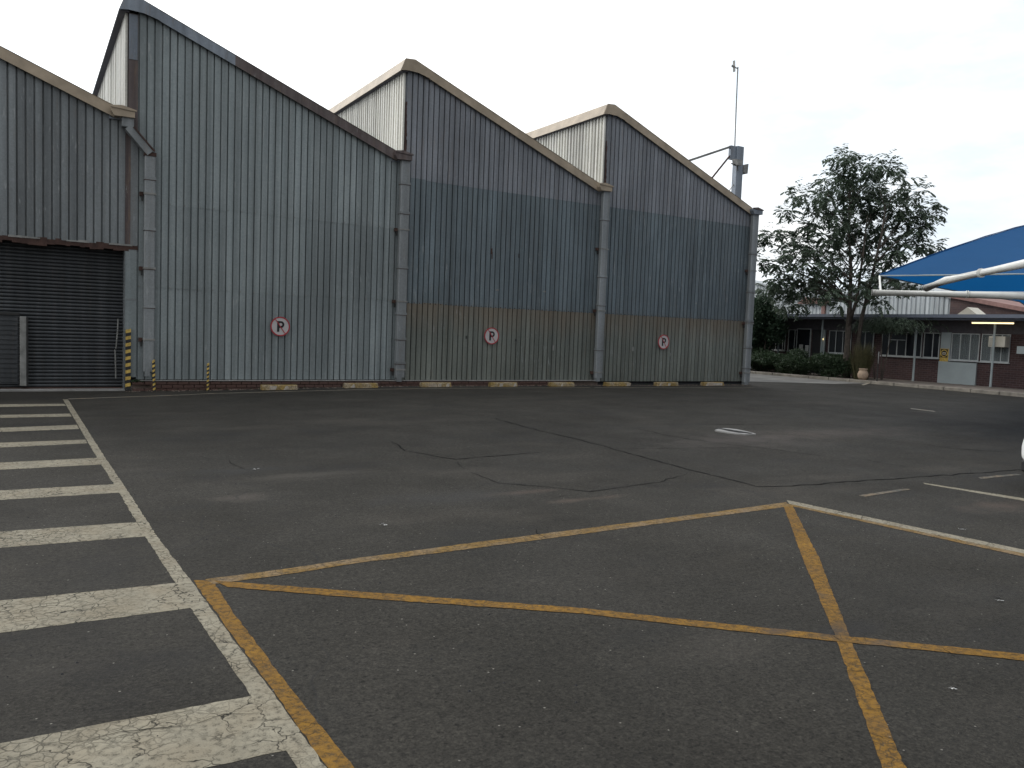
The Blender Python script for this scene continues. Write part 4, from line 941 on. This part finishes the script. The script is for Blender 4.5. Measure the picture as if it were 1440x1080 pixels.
CLW = [(28.38,21.73,9.20,0.26), (29.67,22.30,9.59,0.27), (29.32,21.70,9.01,0.35), (31.11,21.64,9.30,0.42), (31.47,21.47,9.15,0.27), (29.14,20.57,8.59,0.23), (30.48,20.10,8.44,0.26), (29.93,23.34,8.58,0.43), (28.51,21.73,8.44,0.41), (29.06,21.24,8.53,0.43), (29.01,24.02,8.13,0.34), (28.25,22.86,7.63,0.39), (27.96,23.91,7.18,0.24), (32.09,20.57,8.10,0.39), (32.82,20.44,7.51,0.36), (31.90,20.01,6.81,0.35), (33.06,20.23,7.28,0.12), (27.34,24.07,6.19,0.27), (26.72,23.93,5.85,0.18), (27.88,23.75,6.31,0.21), (28.18,23.48,5.95,0.40), (27.11,22.37,5.22,0.41), (26.73,24.19,5.03,0.21), (27.12,23.79,4.92,0.24), (27.15,23.21,4.84,0.24), (27.26,21.97,4.84,0.43), (29.98,23.36,4.43,0.47), (32.05,20.58,5.93,0.36), (33.04,20.46,5.95,0.30), (33.47,20.29,5.76,0.21), (32.37,21.10,6.39,0.37), (32.32,22.19,5.60,0.50), (31.14,20.83,5.13,0.36), (28.16,23.74,4.05,0.43), (28.04,22.92,3.90,0.42), (28.31,23.92,3.24,0.25), (29.01,23.66,3.21,0.22), (28.24,21.19,3.35,0.23), (29.80,20.50,3.40,0.26), (30.28,20.61,4.24,0.29), (33.04,21.54,4.26,0.28), (32.24,20.38,4.24,0.24), (30.24,22.34,6.44,0.52), (28.45,22.02,6.07,0.47), (30.45,21.66,6.67,0.48), (31.04,20.86,6.89,0.50), (31.57,20.51,7.06,0.39), (31.00,21.65,7.68,0.51), (30.32,22.09,7.81,0.54), (30.45,23.37,7.63,0.53), (29.13,23.12,7.07,0.46), (31.56,22.93,8.58,0.50), (31.71,22.40,8.52,0.43), (32.63,22.09,8.35,0.47), (30.16,22.59,8.27,0.40), (28.39,21.35,6.75,0.40), (32.08,22.09,6.44,0.44), (32.15,22.62,6.02,0.38), (30.78,23.23,5.73,0.41), (30.34,22.01,5.67,0.36), (29.26,23.16,5.72,0.37), (30.68,20.49,7.34,0.41), (31.33,22.61,7.46,0.50), (28.43,23.10,6.54,0.30), (29.80,21.06,4.84,0.29), (30.31,20.18,5.55,0.29), (29.58,23.45,3.85,0.37), (27.42,24.13,3.90,0.37), (27.72,21.58,7.56,0.34), (30.49,22.94,4.88,0.31), (29.73,21.64,4.27,0.27), (31.52,20.10,6.46,0.29), (27.01,23.34,4.24,0.30), (28.35,23.63,4.46,0.37), (29.43,23.55,4.40,0.40), (27.71,21.45,3.76,0.32), (27.81,23.50,3.69,0.27), (29.03,20.47,4.04,0.29), (31.16,22.19,3.85,0.28), (28.71,21.96,4.89,0.38), (30.92,23.08,6.35,0.38), (29.24,23.89,5.86,0.31), (27.55,23.41,5.47,0.24), (32.78,22.09,4.79,0.35)]
tb = MB(); crown = MB(); twigs = MB()
def curve(a, b, sag, n=6):
    a = Vector(a); b = Vector(b); mid_ = a.lerp(b, .45)+Vector((0,0,sag)); return [(a*(1-t_)**2 + mid_*2*t_*(1-t_) + b*t_**2) for t_ in [i/n for i in range(n+1)]]
fork = [TP+Vector((.0,0,1.9)), TP+Vector((-.05,.1,2.6)), TP+Vector((.25,-.2,3.4)), TP+Vector((.1,.1,4.4)), TP+Vector((-.2,.2,5.4)), TP+Vector((.35,-.4,5.2))]
s1 = [TP+Vector((.02,0,-.1)), TP+Vector((.0,0,.9)), TP+Vector((-.02,.02,1.9)), TP+Vector((.0,.05,3.2)), TP+Vector((.05,.1,4.6)), TP+Vector((-.1,.2,6.2)), TP+Vector((-.15,.3,7.9))]
s2 = [TP+Vector((.1,-.32,-.1)), TP+Vector((.12,-.36,1.2)), TP+Vector((.1,-.5,2.6)), TP+Vector((.15,-.8,4.2)), TP+Vector((.1,-1.2,6.0)), TP+Vector((.1,-1.3,7.3))]
s3 = [TP+Vector((.0,.02,2.2)), TP+Vector((.1,-.25,3.4)), TP+Vector((.0,-.45,5.0)), TP+Vector((.0,-.5,6.8))]
def wob(pts, a=.03): return [p+rv()*a for p in pts]
MB().tube(wob(s1), [.17,.14,.125,.10,.075,.05,.02], 10).build('trunk', 'bark', tree, smooth=True)
MB().tube(wob(s2), [.11,.10,.085,.07,.045,.015], 10).build('trunk', 'bark', tree, smooth=True)
MB().tube(wob(s3), [.08,.07,.05,.015], 8).build('limb', 'bark', tree, smooth=True)
stem = [p for s_ in (s1, s2, s3) for p in s_[1:]]
dens = []
for s_ in (s1, s2, s3):
    for i in range(1, len(s_)-1):
        for k in range(3):
            q_ = s_[i].lerp(s_[i+1], k/3)
            if q_.z > 3.1: dens.append(q_)
bm_ = MB()
for (cx, cy, cz_, r) in CLW:
    c = Vector((cx, cy, cz_)); 
    cand = sorted(dens, key=lambda p: (p-c).length + 2.2*max(0, p.z-(c.z-.6*abs(Vector((c.x-p.x, c.y-p.y, 0)).length)-.3)) )
    a = cand[0]; L = (c-a).length
    cv = curve(a, c, .12*L, 6); cv = [cv[0]]+[p+rv()*.05 for p in cv[1:]]
    bm_.tube(cv, [max(.008, .009*L*(1-i/7)+.005) for i in range(7)], 5, cap=False)
    ns = int(12 + r*r*150)
    for k in range(ns):
        o_ = rv(); p = c + Vector((o_.x, o_.y, o_.z*.62))*r*1.05
        dirv = (o_*.8 + Vector((0,0,.1)) + rv()*.6)
        spray(crown, p, dirv, random.uniform(.28, .50), n=5, ll=random.uniform(.15, .25), lw=.088, droop=.9)
        if k % 9 == 0: bm_.tube([c.lerp(p, -.2), p], [.008, .003], 3, cap=False)
tag(bm_.build('branches', 'bark', tree, fix=False), kind='stuff')
tag(crown.build('crown', 'leaf', tree, fix=False), kind='stuff')

def bush(name, label, cat, c, rad, n, ll, lw, mat, stems=6, group=None, up=.2, spr=False, shell=.35):
    root = empty(name, (c[0], c[1], c[2]), label, cat, group); m = MB(); st = MB()
    lob = [(rv(), random.uniform(.35, .6)) for _ in range(14)]
    for k in range(n):
        l, lr = random.choice(lob); o_ = Vector((l.x*.75, l.y*.75, l.z*.75)) + rv()*lr
        p = Vector((c[0]+o_.x*rad[0], c[1]+o_.y*rad[1], c[2]+rad[2]*(1+o_.z)))
        if p.z < c[2]: continue
        if spr: spray(m, p, rv()+Vector((0,0,up)), ll*2.2, n=4, ll=ll, lw=lw, droop=.8)
        else:
            for q in range(3): leaf(m, p+rv()*ll*.6, (rv()+Vector((0,0,up))).normalized(), rv().normalized(), ll*random.uniform(.7,1.3), lw)
    for k in range(stems):
        a = Vector((c[0]+random.uniform(-.2,.2)*rad[0], c[1]+random.uniform(-.2,.2)*rad[1], c[2]-.05)); b = Vector((c[0]+random.uniform(-.7,.7)*rad[0], c[1]+random.uniform(-.7,.7)*rad[1], c[2]+rad[2]*random.uniform(1., 1.7)))
        st.tube(curve(a, b, .1), [.03*rad[2]*(1-i/8) for i in range(7)], 5)
    st.build('stems', 'bark', root); tag(m.build('foliage', mat, root, fix=False), kind='stuff'); return root
bush('evergreen_tree', 'dense dark evergreen tree crowding the shed corner by the offices', 'tree', (30.7, 27.2, .17), (1.1, 1.2, 1.75), 9000, .16, .07, 'leaf2', 8)
for hy, rz, lab in ((28.5, .62, 'dark green hedge clump nearest the shed corner'), (26.4, .56, 'low hedge clump below the notices on the glazed door'), (24.4, .55, 'low hedge clump below the window left of the tree'), (22.6, .52, 'low hedge clump around the foot of the broadleaf tree')):
    bush('hedge_clump', lab, 'hedge', (29.9, hy, .15), (.85, 1.3, rz), 4200, .09, .045, 'hedge', 6, group='clipped hedge clumps along the kerb')
bush('drooping_shrub', 'drooping pale green shrub hanging before the dark eaves right of the tree', 'shrub', (30.8, 20.9, .17), (.5, 1.2, 1.25), 1, .2, .04, 'leaf', 3)
for o in list(COL.objects):
    if o.name == 'drooping_shrub': DS = o
m = MB()
for k in range(420):
    a = random.uniform(0, 2*math.pi); base = Vector((30.8+math.cos(a)*random.uniform(0,.45), 20.6+random.gauss(0,.75), 2.62+random.uniform(-.25,.22)))
    spray(m, base, Vector((math.cos(a), math.sin(a), .2)), .4, n=5, ll=.16, lw=.03, droop=1.6)
tag(m.build('fronds', 'leaf', DS, fix=False), kind='stuff')
# ornamental grass and pots under it
og = empty('ornamental_grass', (29.6, 20.9, .17), 'tall dry ornamental grass tuft right of the tree trunk', 'grass tuft')
m = MB()
for k in range(700):
    a = random.uniform(0, 2*math.pi); rr = random.uniform(0, .25); p = Vector((29.6+math.cos(a)*rr, 20.9+math.sin(a)*rr*1.2, .17)); h = random.uniform(.7, 1.65); out = Vector((math.cos(a), math.sin(a), 0))*random.uniform(.05, .5)
    q1_ = p+Vector((0,0,h*.6))+out*.4; q2_ = p+Vector((0,0,h))+out; w = Vector((-math.sin(a), math.cos(a), 0))*.012
    m.face([p-w, p+w, q1_+w, q1_-w]); m.face([q1_-w, q1_+w, q2_])
tag(m.build('blades', 'grass', og, fix=False), kind='stuff')
def pot(x, y, s, z0, label):
    root = empty('clay_pot', (x, y, z0), label, 'pot'); N = 14; prof = [(.14,0),(.19,.1),(.21,.22),(.17,.33),(.13,.38),(.17,.42),(.17,.45),(.14,.45),(.11,.40)]
    m = MB()
    for r_, z_ in prof:
        for j in range(N): a = 2*math.pi*j/N; m.v.append((x+math.cos(a)*r_*s, y+math.sin(a)*r_*s, z0+z_*s))
    for i in range(len(prof)-1):
        for j in range(N): q = (j+1) % N; m.f.append((i*N+j, i*N+q, (i+1)*N+q, (i+1)*N+j)); m.mi.append(0)
    m.f.append(tuple(range(N))[::-1]); m.mi.append(0); m.build('pot_body', 'terracotta', root, smooth=True)
    MB().tube([(x, y, z0+.36*s), (x, y, z0+.40*s)], .115*s, 12).build('soil', 'dark', root)
pot(28.95, 20.35, 1.0, .205, 'weathered clay pot standing on the kerb right of the tree')
# round sign back on thin pole
rs = empty('round_board', (29.3, 19.9, .175), 'narrow oval white board on a dark pole right of the clay pot', 'sign')
MB().tube([(29.3, 19.95, .17), (29.3, 19.95, 1.35)], .025, 8).build('pole', 'black', rs)
m = MB()
for k in range(24):
    a, b = 2*math.pi*k/24, 2*math.pi*(k+1)/24
    P = lambda t_, xx: (xx+math.cos(t_)*.10, 19.90+math.cos(t_)*.06, 1.12+math.sin(t_)*.24)
    m.face([P(a, 29.22), P(b, 29.22), (29.22, 19.90, 1.12)]); m.face([P(a, 29.22), P(b, 29.22), P(b, 29.25), P(a, 29.25)]); m.face([P(b, 29.25), P(a, 29.25), (29.25, 19.90, 1.12)])
m.build('board', 'paper', rs, fix=False)

# ------------------------------------------------------------------ parked car, only its front corner reaches the frame
CX, CY = 10.8, 5.0
car = empty('parked_car', (CX, CY-2., 0), 'white parked car whose front corner enters at the right edge', 'car')
W2 = .84
def section(y, hw, zlo, zhi, n=7, top=.0):
    """half-rounded cross-section ring at y"""
    pts = []
    for k in range(n+1): t_ = k/n; pts.append((hw*(1-.06*(1-math.sin(math.pi*min(1, t_*1.1)))) , zlo+(zhi-zlo)*t_))
    return pts
body = MB(); secs = [(0., .60, .38, .62), (-.08, .74, .28, .70), (-.28, .82, .24, .76), (-.8, .84, .22, .86), (-1.3, .85, .22, .95), (-2.4, .85, .22, .98), (-3.4, .84, .24, .98), (-3.8, .80, .28, .93), (-3.95, .68, .38, .85)]
ringn = None
for (y, hw, zl, zh) in secs:
    ring_ = [(-hw*.94, zl), (-hw, zl+.1), (-hw*1.0, (zl+zh)/2), (-hw*.97, zh-.08), (-hw*.86, zh), (-hw*.4, zh+.03), (hw*.4, zh+.03), (hw*.86, zh), (hw*.97, zh-.08), (hw, (zl+zh)/2), (hw, zl+.1), (hw*.94, zl)]
    ringn = len(ring_); body.v += [(CX+a, CY+y, b) for a, b in ring_]
for i in range(len(secs)-1):
    for j in range(ringn): q = (j+1) % ringn; body.f.append((i*ringn+j, i*ringn+q, (i+1)*ringn+q, (i+1)*ringn+j)); body.mi.append(0)
body.f.append(tuple(range(ringn))[::-1]); body.mi.append(0); e = (len(secs)-1)*ringn; body.f.append(tuple(e+j for j in range(ringn))); body.mi.append(0)
bo = body.build('body', 'car_white', car, smooth=True)
sb = bo.modifiers.new('sub', 'SUBSURF'); sb.levels = 2; sb.render_levels = 2
cab = MB(); cs = [(-1.05, .74, .74, .93, .94), (-1.75, .76, .60, .95, 1.40), (-2.9, .76, .60, .95, 1.42), (-3.6, .74, .66, .95, 1.05)]
for (y, wl_, wt, zl, zt) in cs: cab.v += [(CX-wl_, CY+y, zl), (CX-wt, CY+y, zt), (CX+wt, CY+y, zt), (CX+wl_, CY+y, zl)]
for i in range(3):
    for j in range(3): cab.f.append((i*4+j, i*4+j+1, (i+1)*4+j+1, (i+1)*4+j)); cab.mi.append(0)
cab.f += [(0,1,2,3), (12,13,14,15)]; cab.mi += [0, 0]
cab.build('windows', 'car_glass', car, bevel=.02)
MB().box(CX-.6, CX+.6, CY-2.95, CY-1.72, 1.405, 1.45).build('roof', 'car_white', car, bevel=.02)
for sx in (-1, 1):
    for (ya_, yb_) in ((-1.1, -1.75), (-2.3, -2.3), (-2.95, -3.55)):
        za_ = .95 if ya_ != yb_ else .95; MB().bar((CX+sx*.755, CY+(ya_ if ya_ > yb_ or ya_ == yb_ else ya_), .95 if ya_ != -2.95 else 1.42), (CX+sx*.61, CY+yb_, 1.42 if ya_ != -2.95 else 1.0), .05).build('pillar', 'car_white', car)
    h = MB().hexa([(CX+sx*.50, CY-.10, .56), (CX+sx*.78, CY-.34, .58), (CX+sx*.74, CY-.40, .58), (CX+sx*.46, CY-.2, .56), (CX+sx*.50, CY-.14, .68), (CX+sx*.79, CY-.38, .72), (CX+sx*.74, CY-.5, .72), (CX+sx*.46, CY-.25, .68)]); h.build('headlight', 'clear', car)
    MB().hexa([(CX+sx*.86-.08, CY-1.35, .95), (CX+sx*.86+.08, CY-1.35, .95), (CX+sx*.86+.08, CY-1.25, .95), (CX+sx*.86-.08, CY-1.25, .95), (CX+sx*.88-.08, CY-1.35, 1.08), (CX+sx*.88+.08, CY-1.35, 1.08), (CX+sx*.88+.08, CY-1.25, 1.06), (CX+sx*.88-.08, CY-1.25, 1.06)]).build('mirror', 'car_white', car)
    for wy in (-.78, -3.22):
        wh = MB().tube([(CX+sx*.66, CY+wy, .30), (CX+sx*.85, CY+wy, .30)], .30, 24).build('tyre', 'rubber', car, bevel=.02)
        MB().tube([(CX+sx*.84, CY+wy, .30), (CX+sx*.858, CY+wy, .30)], .19, 18).build('rim', 'steel', wh)
MB().box(CX-.62, CX+.62, CY-.14, CY-.03, .20, .34).build('bumper_lip', 'black', car, bevel=.02)
MB().box(CX-.78, CX+.78, CY-3.8, CY-.3, .18, .27).build('underbody', 'black', car)

# ------------------------------------------------------------------ litter and stones
for (p, s_) in (((2.535, 6.139), .05), ((5.479, 2.761), .07), ((3.816, 2.085), .03), ((2.204, 8.998), .06), ((7.244, 3.990), .05)):
    m = MB()
    for k in range(4):
        c = Vector((p[0]+random.uniform(-1,1)*s_*.6, p[1]+random.uniform(-1,1)*s_*.6, gz(*p)+.006)); 
        m.face([c+Vector((random.uniform(-1,1)*s_*.5, random.uniform(-1,1)*s_*.4, random.uniform(0,.012))) for _ in range(4)])
    o = m.build('paper_scrap', 'paper', fix=False)
    tag(o, None, 'litter', 'scraps of paper lying on the asphalt')
LB = ['white torn scrap left of centre beyond the yellow line', 'largest pale scrap at the right between yellow lines', 'tiny pale scrap lowest on the right foreground', 'small pale scrap beside the short crack on the left', 'small pale scrap near the white parking line at right']
for o, l in zip([o for o in COL.objects if o.name.startswith('paper_scrap')], LB): o['label'] = l
dl = MB()
for k in range(700):
    x = random.uniform(1.9, 21.3); y = D-.17-abs(random.gauss(0, .10)); s_ = random.uniform(.008, .03); z = gz(x, y)
    pts = [(x+random.uniform(.6,1)*s_*math.cos(a), y+random.uniform(.6,1)*s_*math.sin(a), z) for a in (0, 1.3, 2.5, 3.8, 5.1)]
    for i in range(5): dl.face([pts[i], pts[(i+1) % 5], (x, y, z+s_*.5)])
tag(dl.build('drifted_grit', 'mortar', fix=False), 'brown drifted grit and crumbs lying along the shed wall foot', 'grit', kind='stuff')
m = MB()
for k in range(900):
    x = random.uniform(-2, 14); y = random.uniform(1.5, 18)**1.0; s_ = random.choice([.004, .005, .007, .010]); z = gz(x, y)
    if random.random() < .75 and y > 9: continue
    pts = [(x+random.uniform(.6,1)*s_*math.cos(a), y+random.uniform(.6,1)*s_*math.sin(a), z) for a in (0, 1.3, 2.5, 3.8, 5.1)]
    t_ = (x, y, z+s_*.8)
    for i in range(5): m.face([pts[i], pts[(i+1) % 5], t_])
tag(m.build('loose_grit', 'dark', fix=False), 'dark loose grit scattered over the asphalt yard', 'grit', kind='stuff')
